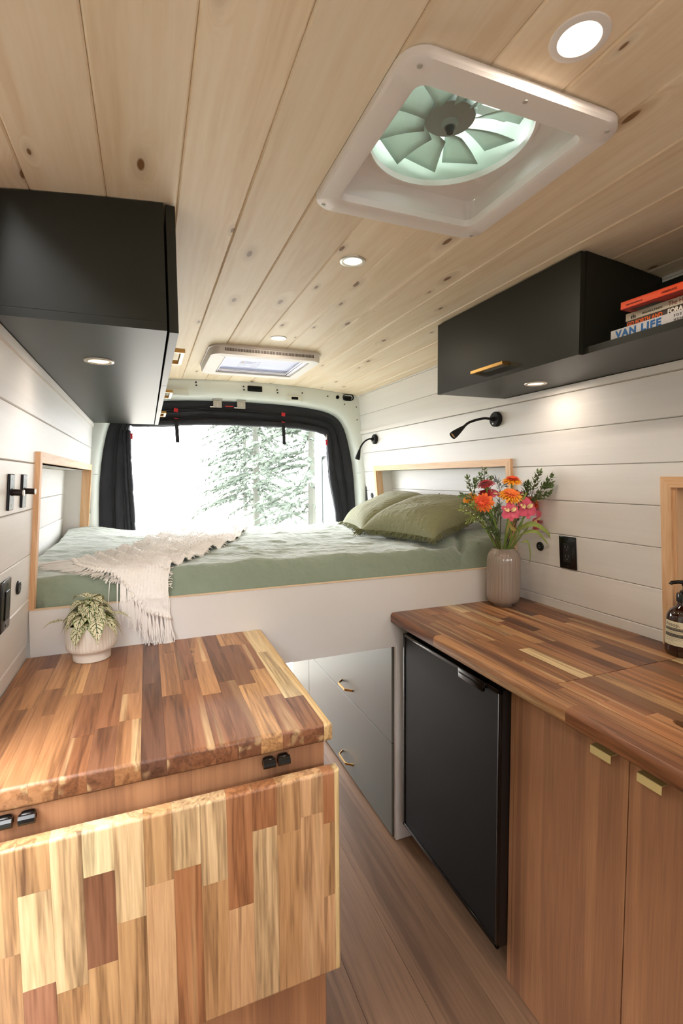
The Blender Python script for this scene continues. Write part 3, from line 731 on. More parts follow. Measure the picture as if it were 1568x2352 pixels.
downlight('recessed spotlight glowing under the left overhead cabinet', -.105, 1.46, 1.726, .037, .8, 'recessed spotlights under the cabinets', M_nickel, M_glow2)
downlight('recessed spotlight glowing under the right overhead cabinet', 1.241, 1.322, 1.726, .037, 1.0, 'recessed spotlights under the cabinets', M_nickel, M_glow2)

# ------------------------------------------------------------------ roof fan
def rrect(x0, x1, y0, y1, r, n=6):
    P = []
    for cx, cy, a0 in ((x1-r, y1-r, 0), (x0+r, y1-r, PI/2), (x0+r, y0+r, PI), (x1-r, y0+r, 3*PI/2)):
        for k in range(n+1): a = a0+PI/2*k/n; P.append((cx+r*math.cos(a), cy+r*math.sin(a)))
    return P
def loft(b, loops):
    n = len(loops[0]); vs = [p for l in loops for p in l]
    return b.add(vs, [(k*n+i, k*n+(i+1) % n, (k+1)*n+(i+1) % n, (k+1)*n+i) for k in range(len(loops)-1) for i in range(n)])
def lp(x0, x1, y0, y1, r, z, n=6): return [(x, y, z) for x, y in rrect(x0, x1, y0, y1, r, n)]
fan = thing('roof_fan', 'white square roof vent fan with a round smoked screen', 'fan', (.555, .825, 2.0))
fz = 2.002
b = B(); loft(b, [lp(.347, .762, .612, 1.032, .042, fz), lp(.347, .762, .612, 1.032, .042, fz-.010), lp(.351, .758, .616, 1.028, .040, fz-.014), lp(.384, .722, .655, .990, .020, fz-.016), lp(.390, .716, .661, .984, .018, fz-.012), lp(.3935, .7125, .6645, .9805, .017, fz+.0)])
b.obj('flange', M_rvwhite, fan, smooth=40)
zs = 2.048; cx, cy, cr = .546, .811, .155
b = B(); loft(b, [lp(.389, .717, .660, .985, .017, fz-.011), lp(.386, .722, .653, .985, .014, zs)])
q = []
for k in range(96):
    a = 2*PI*k/96; dx, dy = math.cos(a), math.sin(a); t = min((.722-cx)/dx if dx > 1e-6 else (.386-cx)/dx if dx < -1e-6 else 9, (.985-cy)/dy if dy > 1e-6 else (.653-cy)/dy if dy < -1e-6 else 9)
    q.append((cx+dx*t, cy+dy*t, zs))
circ = [(cx+cr*math.cos(a), cy+cr*math.sin(a), zs) for a in [math.atan2(p[1]-cy, p[0]-cx) for p in q]]
c2 = [(cx+(p[0]-cx)*.985, cy+(p[1]-cy)*.985, zs-.006) for p in circ]; c3 = [(cx+(p[0]-cx)*.965, cy+(p[1]-cy)*.965, zs-.006) for p in circ]; c4 = [(p[0], p[1], zs+.006) for p in c3]
outr = [(cx+(p[0]-cx)*1.015, cy+(p[1]-cy)*1.015, zs) for p in circ]
b2 = B(); loft(b2, [q, outr, [(p[0], p[1], zs-.004) for p in outr], [(p[0], p[1], zs-.005) for p in circ], c2, c3, c4])
b.obj('shroud', M_rvwhite, fan, smooth=40); b2.obj('screen_ring', M_rvwhite, fan, smooth=40)
M_smoke = plain('pale_green_plastic', '#b4beb5', .25)
b = B(); b.lathe([(.151, zs-.004), (.153, zs+.05), (.155, zs+.10)], cx, cy, 0, 48); b.f = b.f[:-2]; b.obj('tunnel', M_smoke, fan)
M_blade = translucent('smoked_blade', '#c0c7c0', .6, .2)
for k in range(10):
    a = 2*PI*k/10+.2; Mk = Matrix.Translation((cx, cy, zs+.028)) @ Matrix.Rotation(a, 4, 'Z')
    def bl(u, v):
        r_ = lerp(.046, .138, u); w = lerp(.030, .074, u)*(v-.5); return Mk @ Vector((r_, w, .020*(v-.5)+.004*math.sin(u*3)))
    B().grid(bl, 6, 5).obj('blade', M_blade, fan, solid=.0015)
M_motor = plain('grey_motor', '#8a918c', .35)
B().lathe([(0, zs+.012), (.012, zs+.012), (.014, zs+.018), (.016, zs+.02), (.046, zs+.026), (.049, zs+.034), (.049, zs+.095), (0, zs+.095)], cx, cy, 0, 36).obj('motor_hub', M_motor, fan)
B().lathe([(0, zs+.002), (.006, zs+.002), (.009, zs+.010), (.009, zs+.014)], cx, cy, 0, 16).obj('shaft_cap', plain('dark_grey_cap', '#3c3d3c', .5), fan)
B().box(cx+.045, cx+.135, cy-.012, cy+.012, zs+.060, zs+.078, .003).obj('arm', M_rvwhite, fan)
B().box(cx-.13, cx-.045, cy-.008, cy+.008, zs+.07, zs+.085, .003).obj('arm', M_rvwhite, fan)
# lid above, raised on the rear side
M_lid = translucent('white_lid', '#c3cfc4', .30, .3)
lid = B()
def lidf(u, v):
    x = .35+.41*u; y = .62+.42*v; return (x, y, 2.20+.05*(1-(2*u-1)**2)+.02*(1-(2*v-1)**2)-.0*v)
lid.grid(lidf, 12, 12).obj('lid', M_lid, fan, solid=.003)
lid = B(); loft(lid, [lp(.36, .745, .635, 1.01, .02, 2.075), lp(.36, .745, .635, 1.01, .02, 2.105)]); lid.obj('collar', M_smoke, fan)
B().box(.40, .46, .664, .676, 2.02, 2.046, .004).box(.455, .462, .662, .672, 2.028, 2.038).obj('crank', M_black, fan)
for x, y in ((.375, .632), (.735, .632), (.367, 1.010), (.742, 1.010), (.56, .630)): B().lathe([(0, -.0008), (.004, -.0006), (.0045, .002)], x, y, fz-.0155, 12).obj('screw', M_steel, fan)
for a in (3.9, 4.9, .6): B().box(-.008, .008, -.006, .006, -.004, .0, .002, 1, Matrix.Translation((cx+.158*math.cos(a), cy+.158*math.sin(a), zs-.003)) @ Matrix.Rotation(a, 4, 'Z')).obj('clip', M_rvwhite, fan)
lb = B().add([(.3885, .862, zs-.0006), (.3885, .925, zs-.0006), (.400, .945, zs-.0006), (.428, .930, zs-.0006), (.410, .895, zs-.0006)], [(0, 1, 2, 3, 4)])
sticker = lb.obj('sticker', plain('grey_sticker', '#b4b7be', .4), fan, smooth=0)
st = B(); 
for rr_, y, x in ((.0085, .905, .399), (.006, .885, .397)):
    n = 20; vs = []
    for k in range(n):
        a = 2*PI*k/n
        for q_ in (rr_, rr_*.82): vs.append((x+q_*math.cos(a), y+q_*math.sin(a), zs-.0010))
    st.add(vs, [(2*k, 2*k+1, (2*k+3) % (2*n), (2*k+2) % (2*n)) for k in range(n)])
for k in range(3): st.add([(.409+.003*k, .918, zs-.001), (.4105+.003*k, .918, zs-.001), (.4105+.003*k, .928, zs-.001), (.409+.003*k, .928, zs-.001)], [(0, 1, 2, 3)])
st.obj('print', plain('sticker_ink', '#26282c', .5), fan, smooth=0)

# ------------------------------------------------------------------ skylight
sky = thing('skylight', 'low white framed roof skylight with slotted edge above the bed', 'skylight', (.54, 2.46, 1.96))
zb, zt = 1.963, 2.0045
b = B(); X0, X1, Y0, Y1 = .277, .805, 2.222, 2.705
loft(b, [lp(X0+.002, X1-.002, Y0+.002, Y1-.002, .06, zt), lp(X0, X1, Y0, Y1, .06, zt-.010), lp(X0+.004, X1-.004, Y0+.006, Y1-.004, .06, zt-.012), lp(X0+.006, X1-.006, Y0+.012, Y1-.006, .055, zb+.006), lp(X0+.010, X1-.010, Y0+.017, Y1-.010, .05, zb), lp(.350, .752, 2.285, 2.640, .008, zb), lp(.353, .749, 2.290, 2.637, .006, zb+.004), lp(.353, .749, 2.295, 2.637, .006, zt+.05)])
b.obj('frame', M_rvwhite, sky, smooth=40)
n = 60
for grp in (range(n),):
    g = B()
    for k in grp:
        x = lerp(.345, .752, k/(n-1)); y = Y0+.0085
        g.box(x-.0016, x+.0016, y-.0012-.001, y+.004, zb+.013, zt-.016)
    o = g.obj('grille_slots', plain('slot_dark', '#57504b', .8), sky, smooth=0); o['kind'] = 'stuff'
M_pane = translucent('white_pane', '#eef0f8', .15, .2)
B().box(.352, .750, 2.294, 2.638, zt-.019, zt-.016).obj('pane', M_pane, sky)
rl = plain('aluminium', '#c9c7cf', .3, .8)
B().box(.356, .364, 2.295, 2.632, zb+.006, zb+.016, .002, 1).obj('blind_rail', rl, sky); B().box(.728, .746, 2.295, 2.632, zb+.004, zb+.014, .003, 1).box(.716, .722, 2.295, 2.632, zb+.006, zb+.014, .002, 1).obj('blind_rail', rl, sky)
B().box(.364, .724, 2.612, 2.632, zb+.008, zb+.018, .004, 2).obj('blind_bar', plain('lilac_bar', '#b5b2c4', .4), sky)
B().tube([(.364, 2.603, zb+.014), (.716, 2.603, zb+.014)], .005, 10).obj('blind_cord', rl, sky)
# the printed notice on the pane: outline, triangle, lines
pz = zt-.0195; nb = B()
def ny(y): return 2.445+(y-2.535)*1.45
def strip(x0, x1, y0, y1):
    y0, y1 = ny(y0), ny(y1); nb.add([(x0, y0, pz), (x1, y0, pz), (x1, y1, pz), (x0, y1, pz)], [(0, 1, 2, 3)])
def nlab():
    x0, x1, y0, y1 = .455, .548, 2.535, 2.625; t = .0011
    strip(x0, x1, y0, y0+t*2); strip(x0, x1, y1-t*2, y1); strip(x0, x0+t, y0, y1); strip(x1-t, x1, y0, y1); strip(x0, x1, 2.562, 2.562+t*2)
    strip(.474, .528, 2.544, 2.546); strip(.474, .510, 2.552, 2.554)
    strip(.461, .489, 2.590, 2.593); strip(.512, .542, 2.592, 2.595); strip(.525, .527, 2.578, 2.584); strip(.525, .527, 2.603, 2.609)
nlab(); nb.obj('notice', plain('notice_ink', '#4a5070', .6), sky, smooth=0)
B().add([(.459, ny(2.558), pz), (.471, ny(2.558), pz), (.465, ny(2.539), pz)], [(0, 1, 2)]).obj('warning_triangle', plain('warning_yellow', '#d9a02c', .6), sky, smooth=0)

# ------------------------------------------------------------------ reading lamps on the right wall
def reading_lamp(label, y, z, pts, tip_dir, glow):
    x = xR(z); o = thing('reading_lamp', label, 'lamp', (x, y, z), 'gooseneck reading lamps on the right wall')
    Mx = Matrix.Translation((x-.0005, y, z)) @ Matrix.Rotation(-PI/2, 4, 'Y')
    B().lathe([(.031, 0), (.031, .014), (.028, .018), (.010, .019), (.009, .024), (.0085, .034), (0, .034)], 0, 0, 0, 32, M=Mx).obj('mount', M_blackmat, o)
    B().lathe([(.0035, .0185), (.0035, .0205), (0, .0207)], 0, 0, 0, 12, M=Mx @ Matrix.Translation((-.018, .004, 0))).obj('switch', M_steel, o)
    P = [spl(pts, k/20) for k in range(21)]
    B().tube(P, .0052, 10).obj('gooseneck', M_blackmat, o)
    d = (P[-1]-P[-2]).normalized().lerp(Vector(tip_dir).normalized(), .5).normalized(); Mh = Matrix.Translation(P[-1]) @ d.to_track_quat('Z', 'Y').to_matrix().to_4x4()
    hd = B().lathe([(0, -.004), (.006, -.004), (.0075, .004), (.012, .026), (.0155, .046), (.0155, .062), (.0135, .062), (.0125, .056), (0, .055)], 0, 0, 0, 24, M=Mh).obj('lamp_head', M_blackmat, o)
    B().lathe([(0, .0555), (.006, .0556), (.0122, .0562)], 0, 0, 0, 20, M=Mh).obj('lens', emitter('reading_glow', '#ffbe7a', glow), hd)
    return o
reading_lamp('black gooseneck reading lamp on the wall under right cabinet, above the flowers', 1.678, 1.650, [(1.345, 1.678, 1.650), (1.31, 1.68, 1.652), (1.27, 1.682, 1.644), (1.235, 1.685, 1.632), (1.212, 1.688, 1.614)], (-.8, .08, -.5), .25)
reading_lamp('black gooseneck reading lamp on the far end of right wall with lit tip', 2.845, 1.654, [(1.345, 2.845, 1.654), (1.325, 2.845, 1.654), (1.295, 2.845, 1.638), (1.272, 2.847, 1.610), (1.262, 2.85, 1.585)], (-.15, .02, -1), 3.0)

# ------------------------------------------------------------------ sockets and switches
def wall_M(side, y, z):
    X = xR(z) if side == 'R' else xL(z)
    return basis((X, y, z), (0, -1, 0), Vector((-SL, 0, 1)).normalized(), Vector((-1, 0, -SL)).normalized()) if side == 'R' else basis((X, y, z), (0, 1, 0), Vector((SL, 0, 1)).normalized(), Vector((1, 0, -SL)).normalized())
def outlet(label, side, y, z):
    M = wall_M(side, y, z); o = thing('wall_outlet', label, 'outlet', M.to_translation())
    B().box(-.038, .038, -.060, .060, .0002, .006, .003, 2, M).obj('cover_plate', M_blackgl, o)
    B().box(-.017, .017, -.034, .034, .006, .0085, .001, 1, M).obj('insert', M_black, o)
    s = B()
    for zc in (.018, -.016):
        for dx in (-.0065, .0065): s.box(dx-.0012, dx+.0012, zc-.0005, zc+.0085, .0084, .0089, 0, 1, M)
        s.lathe([(0, .0089), (.0026, .0089), (.0026, .0084)], 0, 0, 0, 10, M=M @ Matrix.Translation((0, zc-.007, 0)))
    s.obj('slots', plain('slot_grey', '#6b625c', .5), o)
    for zc in (.049, -.049): B().lathe([(0, .0068), (.003, .0066), (.0032, .0058)], 0, 0, 0, 12, M=M @ Matrix.Translation((0, zc, 0))).obj('screw', M_black, o)
    return o
outlet('black double wall outlet above the right worktop', 'R', 1.332, 1.133)
outlet('black double wall outlet at the left edge above the worktop', 'L', 1.325, 1.125)
def usb(label, side, y, z):
    M = wall_M(side, y, z); o = thing('usb_socket', label, 'socket', M.to_translation(), 'round usb sockets')
    B().lathe([(.0175, .0002), (.0175, .004), (.015, .006), (0, .006)], 0, 0, 0, 28, M=M).obj('bezel', M_black, o)
    B().box(-.007, .007, .002, .005, .006, .0065, 0, 1, M).box(-.007, .007, -.006, -.003, .006, .0065, 0, 1, M).obj('ports', plain('port_grey', '#77787a', .5), o)
usb('small round black socket between the vase and the right outlet', 'R', 1.468, 1.139)
usb('small round black socket beside the left outlet by the niche', 'L', 1.452, 1.139)
usb('tiny black round socket on the far right wall behind the pillows', 'R', 2.965, 1.29)
def dimmer(label, y, z):
    M = wall_M('L', y, z); o = thing('dimmer_switch', label, 'switch', M.to_translation(), 'black dimmer switches on the left wall')
    B().box(-.022, .022, -.042, .042, .0002, .006, .0015, 1, M).obj('plate', plain('satin_black_plate', '#26262b', .3, .6), o)
    B().lathe([(.009, .006), (.009, .0075), (.0075, .008), (.0075, .026), (.007, .028), (0, .028)], 0, 0, 0, 20, M=M).obj('knob', plain('dark_bronze', '#241a17', .4, .5), o)
    B().lathe([(.0074, .0275), (.0074, .0300), (0, .0302)], 0, 0, 0, 20, M=M).obj('knob_cap', plain('pearl_cap', '#d9d6d4', .3), o)
    for zc in (.030, -.030): B().lathe([(0, .0066), (.0024, .0065), (.0026, .0058)], 0, 0, 0, 10, M=M @ Matrix.Translation((0, zc, 0))).obj('screw', M_steel, o)
dimmer('left one of the two black dimmer switches with protruding knobs on left wall', 1.332, 1.386); dimmer('right one of the two black dimmer switches, next to the wooden niche frame', 1.460, 1.386)

# ------------------------------------------------------------------ fabric bug screen framing the back doors
bs = thing('bug_screen', 'black insulated fabric bug screen framing the open back doors', 'screen', (.551, 3.2, 1.2))
NU = 140
def edge(tab, u):
    k = u*(len(tab)-1); i = min(int(k), len(tab)-2); f = k-i; return Vector(tab[i]).lerp(Vector(tab[i+1]), f)
def resample(pts, n):
    d = [0]
    for a, b_ in zip(pts, pts[1:]): d.append(d[-1]+(Vector(b_)-Vector(a)).length)
    out = []; j = 0
    for k in range(n):
        t = d[-1]*k/(n-1)
        while j < len(d)-2 and d[j+1] < t: j += 1
        f = (t-d[j])/max(1e-9, d[j+1]-d[j]); out.append(Vector(pts[j]).lerp(Vector(pts[j+1]), min(1, f)))
    return out
inn = [(-.062, 3.19, -.1), (-.066, 3.19, .6), (-.070, 3.19, 1.1), (-.078, 3.19, 1.4), (-.082, 3.19, 1.64), (-.078, 3.19, 1.735), (.0, 3.19, 1.722), (.15, 3.19, 1.730), (.33, 3.19, 1.752), (.55, 3.19, 1.752), (.75, 3.19, 1.748), (.95, 3.19, 1.745), (1.10, 3.19, 1.722), (1.155, 3.19, 1.705), (1.158, 3.19, 1.64), (1.175, 3.19, 1.40), (1.215, 3.19, 1.2), (1.236, 3.19, 1.1), (1.25, 3.19, .6), (1.25, 3.19, -.1)]
otr = [(p.x+(-.012 if p.x < .551 else .012)*(1 if p.z < 1.8 else .3), 3.165, p.z+(.012 if p.z > 1.75 else 0)) for p in inner]
inn = resample(inn, NU); otr = resample(otr, NU)
def cover(u, v):
    k = round(u*(NU-1)); a, b_ = otr[k], inn[k]; p = a.lerp(b_, v)
    f = .010*fbm((p.x*9, v*4, p.z*9))*math.sin(v*PI)+.006*fbm((p.x*30+5, v*12, p.z*22))*math.sin(v*PI)
    quilt = -.006*math.sin(v*PI)-.004*abs(math.sin(v*PI*3))
    return (p.x, p.y+f+quilt, p.z)
B().grid(cover, NU, 22).obj('cover_panel', M_fabric, bs, smooth=60)
def along(v0, dy, wob=0, seed=0):
    P = []
    for k in range(NU):
        p = otr[k].lerp(inn[k], v0); P.append((p.x+wob*fbm((k*.07, seed, 0)), p.y+dy-.012*math.sin(v0*PI), p.z+wob*fbm((seed, k*.07, 3))))
    return P
for v0, r_, s in ((.42, .0045, 1), (.50, .0035, 2), (.72, .003, 3)):
    B().tube(along(v0, -.006, .006, s), r_, 6).obj('zip', M_web, bs)
# rolled-up mesh flaps: a long roll under the header and one down each side, tied at intervals
def roll(pts, r_, name='rolled_flap', ties=()):
    P = resample(pts, 60)
    def rad(t):
        q = r_*(1+.25*fbm((t*9, pts[0][0], 0)))
        for tt in ties: q *= 1-.35*math.exp(-((t-tt)/.012)**2)
        return q
    return B().tube(P, r_, 10, taper=rad).obj(name, M_fabric, bs, smooth=60)
roll([(-.07, 3.178, 1.742), (.0, 3.178, 1.745), (.2, 3.178, 1.756), (.4, 3.178, 1.767), (.55, 3.178, 1.766), (.78, 3.178, 1.763), (.95, 3.178, 1.758), (1.08, 3.178, 1.742), (1.15, 3.178, 1.722)], .021, ties=(.21, .76))
roll([(-.088, 3.178, 1.70), (-.088, 3.178, 1.45), (-.082, 3.178, 1.2), (-.076, 3.178, .9)], .014, ties=(.22, .46, .70))
roll([(-.112, 3.176, 1.70), (-.112, 3.176, 1.45), (-.106, 3.176, 1.2), (-.10, 3.176, .9)], .010, ties=(.22, .46, .70))
roll([(1.172, 3.178, 1.69), (1.19, 3.178, 1.42), (1.232, 3.178, 1.18), (1.255, 3.178, .9)], .016, ties=(.3, .6))
for x, z0, z1 in ((.182, 1.765, 1.632), (.849, 1.762, 1.632)):
    B().add([(x-.011, 3.150, z0), (x+.011, 3.150, z0), (x+.011+.004, 3.152, z1), (x-.007, 3.152, z1)], [(0, 1, 2, 3)]).obj('strap', M_web, bs, smooth=0, solid=.002)
    for zz, h in ((1.826, .022), (1.776, .004)):
        B().box(x-.013, x+.011, 3.140, 3.146, zz-h/2, zz+h/2, .001, 1, Matrix.Translation((x, 0, zz)) @ Matrix.Rotation(.15, 4, 'Y') @ Matrix.Translation((-x, 0, -zz))).obj('red_tab', M_red, bs)
B().box(.475, .525, 3.138, 3.142, 1.860, 1.864).obj('red_tab', M_red, bs)
for x, z in ((-.071, 1.69), (1.150, 1.675)):
    t = B()
    for k in range(3): t.tube([(x+.004*math.cos(a), 3.155+.002*k % 2, z+.022-.010*k+.006*math.sin(a)) for a in [PI*2*q/10 for q in range(11)]], .0012, 5)
    t.obj('pull_ring', M_nickel, bs)
    B().box(x-.006, x+.006, 3.150, 3.158, z-.042, z-.008, .002, 1).box(x-.010, x+.010, 3.151, 3.157, z-.014, z-.008, .002, 1).obj('zip_pull', M_red, bs)
# grey plastic latches hanging from the header
for i, x in enumerate((.425, .571)):
    o = thing('door_latch', ('left', 'right')[i]+' one of the two grey plastic catches under the rear header', 'latch', (x, 3.13, 1.89), 'grey catches under the rear header')
    B().box(x-.026, x+.026, 3.118, 3.124, 1.848, 1.893, .004, 2).box(x-.030, x+.030, 3.112, 3.128, 1.893, 1.899, .002, 1).obj('plate', M_steel, o)
    B().box(x-.006, x+.006, 3.112, 3.119, 1.862, 1.882, .002, 1).obj('tongue', M_nickel, o)
    B().tube([(x-.045, 3.119, 1.852), (x-.024, 3.119, 1.852)], .003, 8).obj('pin', plain('white_pin', '#f0eeee', .3), o)

# ------------------------------------------------------------------ mattress with its sage cover
def front(y):     # how far the bedding drops towards the front panel
    return sm(1.612, 1.70, y)
def ridged(p, o=3):
    v = 0; a = 1; q = Vector(p)
    for _ in range(o):
        v += a*(1-abs(noise.noise(q)))**3; q *= 2.1; a *= .5
    return v-.75
def bedH(x, y):
    z = 1.118+.012*fbm((x*2.2, y*2.2, 4))
    z += .034*math.exp(-((x+.33)/.16)**2-((y-3.0)/.25)**2)+.012*math.exp(-((x+.25)/.2)**2-((y-2.5)/.3)**2)
    z -= .014*sm(2.9, 3.06, y)*sm(.1, .4, x)
    # soft creases, mostly running out from the pillows
    ang = x*3.0+y*5.5
    z += .0085*ridged((x*3.2-y*1.5, ang*.8+2, 1.7), 3)*sm(-.1, .4, x)
    z += .0062*ridged((x*6+1, y*7.5+x*3, 9.2), 4)
    z += .010*math.exp(-((y-1.70-.04*math.sin(x*4))/.05)**2)*sm(.2, .5, x)*(.6+.8*noise.noise((x*4, 2, 2)))
    # the folded-over end beside the vase
    l = sm(1.10, 1.24, x+.25*(y-1.8))*math.exp(-((y-1.82)/.20)**2)
    z += .048*l
    z -= .042*math.exp(-((x-1.20-.5*(y-1.68))/.022)**2)*math.exp(-((y-1.72)/.09)**2)
    return z
def bed_pt(u, v):
    x = lerp(-.425, 1.515, u); vv = v
    y = lerp(1.618, 3.05, vv**1.25)
    # stay inside: between the panel edges near the front, in the niches further back
    k = sm(1.632, 1.66, y); xl = lerp(-.318, -.426, k); xr = lerp(1.40, 1.510, k); x = lerp(xl, xr, u)
    if y > 2.84: xr2 = lerp(1.510, 1.385, sm(2.84, 2.86, y)); x = lerp(xl, xr2, u)
    if y > 2.955: xl2 = lerp(-.426, -.305, sm(2.955, 2.975, y)); x = lerp(xl2, 1.385, u)
    f = math.sin(front(y)*PI/2)**.6 if front(y) > 0 else 0
    z = lerp(1.012, bedH(x, y), f)
    z = lerp(1.010, z, sm(0, .02, u) if True else 1); z = lerp(1.010, z, sm(1, .98, u))
    if v > .985: z = lerp(1.03, z, (1-v)/.015)
    bul = .010*noise.noise((x*5, z*14, 3))*(1-f)
    return (x, y+max(0, bul), z)
mt = thing('mattress', 'mattress with a creased sage green cotton cover filling the bed', 'mattress', (.55, 2.3, 1.004))
B().box(-.30, 1.36, 1.68, 2.82, 1.0045, 1.085, .03, 3).obj('core', M_panel, mt)
B().grid(bed_pt, 260, 240).obj('cover', M_sheet, mt, smooth=80)

# ------------------------------------------------------------------ knitted throw with tassels
Ledge = [(-.25, 1.955), (-.20, 2.08), (-.12, 2.20), (-.03, 2.48), (.08, 2.78), (.20, 3.02)]
Redge = [(.055, 1.590), (.062, 1.655), (.13, 1.78), (.26, 2.02), (.42, 2.42), (.57, 2.98)]
hemP = [(-.25, 1.955), (-.215, 1.84), (-.155, 1.72), (-.085, 1.635), (-.02, 1.592), (.055, 1.588)]
hemZ = [0, 0, 0, 0, .4, 1]
ZT = [(1.575, 1.020), (1.588, 1.035), (1.596, 1.050), (1.61, 1.072), (1.635, 1.103), (1.66, 1.121), (1.70, None)]
def zsurf(x, y):
    if y >= 1.70: return bedH(x, y)
    for (a, za), (b_, zb_) in zip(ZT, ZT[1:]):
        if y <= b_: return lerp(za, bedH(x, 1.70) if zb_ is None else zb_, max(0, (y-a)/(b_-a)))
def throw_pt(s, t, off=0):
    l = spl([(a, b_, 0) for a, b_ in Ledge], t); r_ = spl([(a, b_, 0) for a, b_ in Redge], t); p = l.lerp(r_, s)
    l0 = Vector((*Ledge[0], 0)); q0 = Vector((*Redge[0], 0)); h = spl([(a, b_, 0) for a, b_ in hemP], s)
    p += (h-l0.lerp(q0, s))*(1-t)**3
    hz = spl([(a, 0, 0) for a in hemZ], s).x
    # gathered folds running across
    ph = t*62+2.6*noise.noise((s*2.2, t*7, 1))+s*5
    am = (.0072+.009*max(0, noise.noise((s*3, t*8, 5))+.25))*sm(.05, .2, t)
    fold = am*math.sin(ph)
    fold += .012*math.exp(-((s-.93)/.10)**2)*sm(.12, .3, t)*(1+.5*math.sin(ph*.7))
    knit = .0011*math.sin(s*230)*math.sin(t*520) + .0011*math.sin(s*230)
    y = p.y; hang = 0
    if y < 1.66: 
        hang = sm(1.66, 1.588, y)
    z = zsurf(p.x, max(y, 1.576))+.011*(1-hang)+.004*hang+fold*(1-hang)+knit
    if y < 1.66: z -= hz*.055*(1-t)**6*sm(1.62, 1.59, y)
    ed = min(s, 1-s, .05)/.05
    z -= .006*(1-ed)*(1-hang)
    yy = min(y, 1.592) if z < 1.052 else y
    return Vector((p.x+.004*noise.noise((s*9, t*30, 2)), yy-.5*knit*hang, z))
th = thing('throw_blanket', 'cream knitted throw with tassels lying across the bed corner', 'blanket', (.05, 2.0, 1.12))
B().grid(lambda u, v: throw_pt(u, v), 150, 300).obj('knit', M_throw, th, smooth=80, solid=.004)
R.seed(3)
def tassel(base, d0, d1, length, n=9):
    b = B(); base = Vector(base); d0 = Vector(d0).normalized(); d1 = Vector(d1).normalized()
    kn = [base-d0*.004+Vector((0, 0, .001)), base+d0*.004, base+d0*.011]
    b.tube(kn, .0045, 6, taper=lambda t: .0035+.0028*math.sin(t*PI))
    for k in range(n):
        j = Vector((R.uniform(-1, 1), R.uniform(-1, 1), R.uniform(-1, 1)))*.5
        L_ = length*R.uniform(.75, 1.08); P = []
        w = Vector((R.uniform(-1, 1), R.uniform(-.6, .6), R.uniform(-1, 1)))*.011; ph = R.uniform(0, 6)
        for i in range(7):
            t = i/6; d = d0.lerp(d1, sm(0, .7, t))
            p = base+d*.006+(d0*.45*t+d1*.55*t)*L_ + w*t + Vector((math.sin(t*9+ph), math.sin(t*7+ph*2)*.4, math.cos(t*8+ph)*.4))*.0026*t
            P.append(p)
        b.tube(P, .0013, 4, taper=lambda t: .0019*(1-.45*t), cap=False)
    return b
NT = 40
def soft(y): return y if y < 1.583 else 1.583+.0105*math.tanh((y-1.583)/.022)
for i in range(NT):
    s = (i+.5)/NT; p = throw_pt(s, 0); q = throw_pt(min(1, s+.02), 0)-throw_pt(max(0, s-.02), 0)
    out = Vector((q.y, -q.x, 0)).normalized()
    if out.y > 0 and out.x > 0: out = -out
    hz = spl([(a, 0, 0) for a in hemZ], s).x
    edge_ = sm(.30, .62, s)
    flat = Vector((-.80+.5*s, -.5, -.22 if s < .3 else -.5)); dn = Vector((.06*R.uniform(-1, 1)+.03, -.10, -1))
    d0 = (out+Vector((0, 0, -.1))).lerp(dn, edge_); d1 = flat.lerp(dn, edge_)
    if s < .25: d1 = Vector((-.9, -.12, -.10)); d0 = Vector((-.7, -.5, -.05))
    ln = lerp(.075, .105, edge_) if s > .2 else .11
    tb = tassel(p+Vector((0, -.002, 0)), d0, d1, ln, 11)
    # keep clear of bedding and bed panel
    nv = []
    for v in tb.v:
        x, y, z = v
        if y < 1.625 and z < 1.06: y = soft(y)
        elif y >= 1.594: z = max(z, zsurf(x, y)+.003)
        if z < 1.05: y = soft(y)
        nv.append((x, y, z))
    tb.v = nv; tb.obj('tassel', M_tuft, th, smooth=0)
# loose ends along the right and left edges
fz_ = B()
for i in range(170):
    t = R.uniform(.1, .98); e = 1 if R.random() < .55 else 0; p = throw_pt(e, t)
    d = Vector(((1 if e else -1)*R.uniform(.3, 1), R.uniform(-1, .4), R.uniform(-.3, .5))).normalized()
    fz_.tube([p, p+d*.006, p+d*.012+Vector((0, 0, -.003))], .0012, 4, cap=False)
for i in range(3200):   # shaggy rows of the knit
    u_, t = R.uniform(.02, .98), R.uniform(.03, .97); ph = t*62+2.6*noise.noise((u_*2.2, t*7, 1))+u_*5
    if math.sin(ph) < R.uniform(-.5, .9) or t < .14: continue
    p = throw_pt(u_, t); d = Vector((R.uniform(-.8, .8), R.uniform(-.9, .5), R.uniform(.1, .9))).normalized()
    fz_.tube([p, p+d*.005, p+d*.009+Vector((R.uniform(-.003, .003), -.002, -.002))], .0012, 3, cap=False)
o = fz_.obj('loose_yarn', M_tuft, th, smooth=0); o['kind'] = 'stuff'

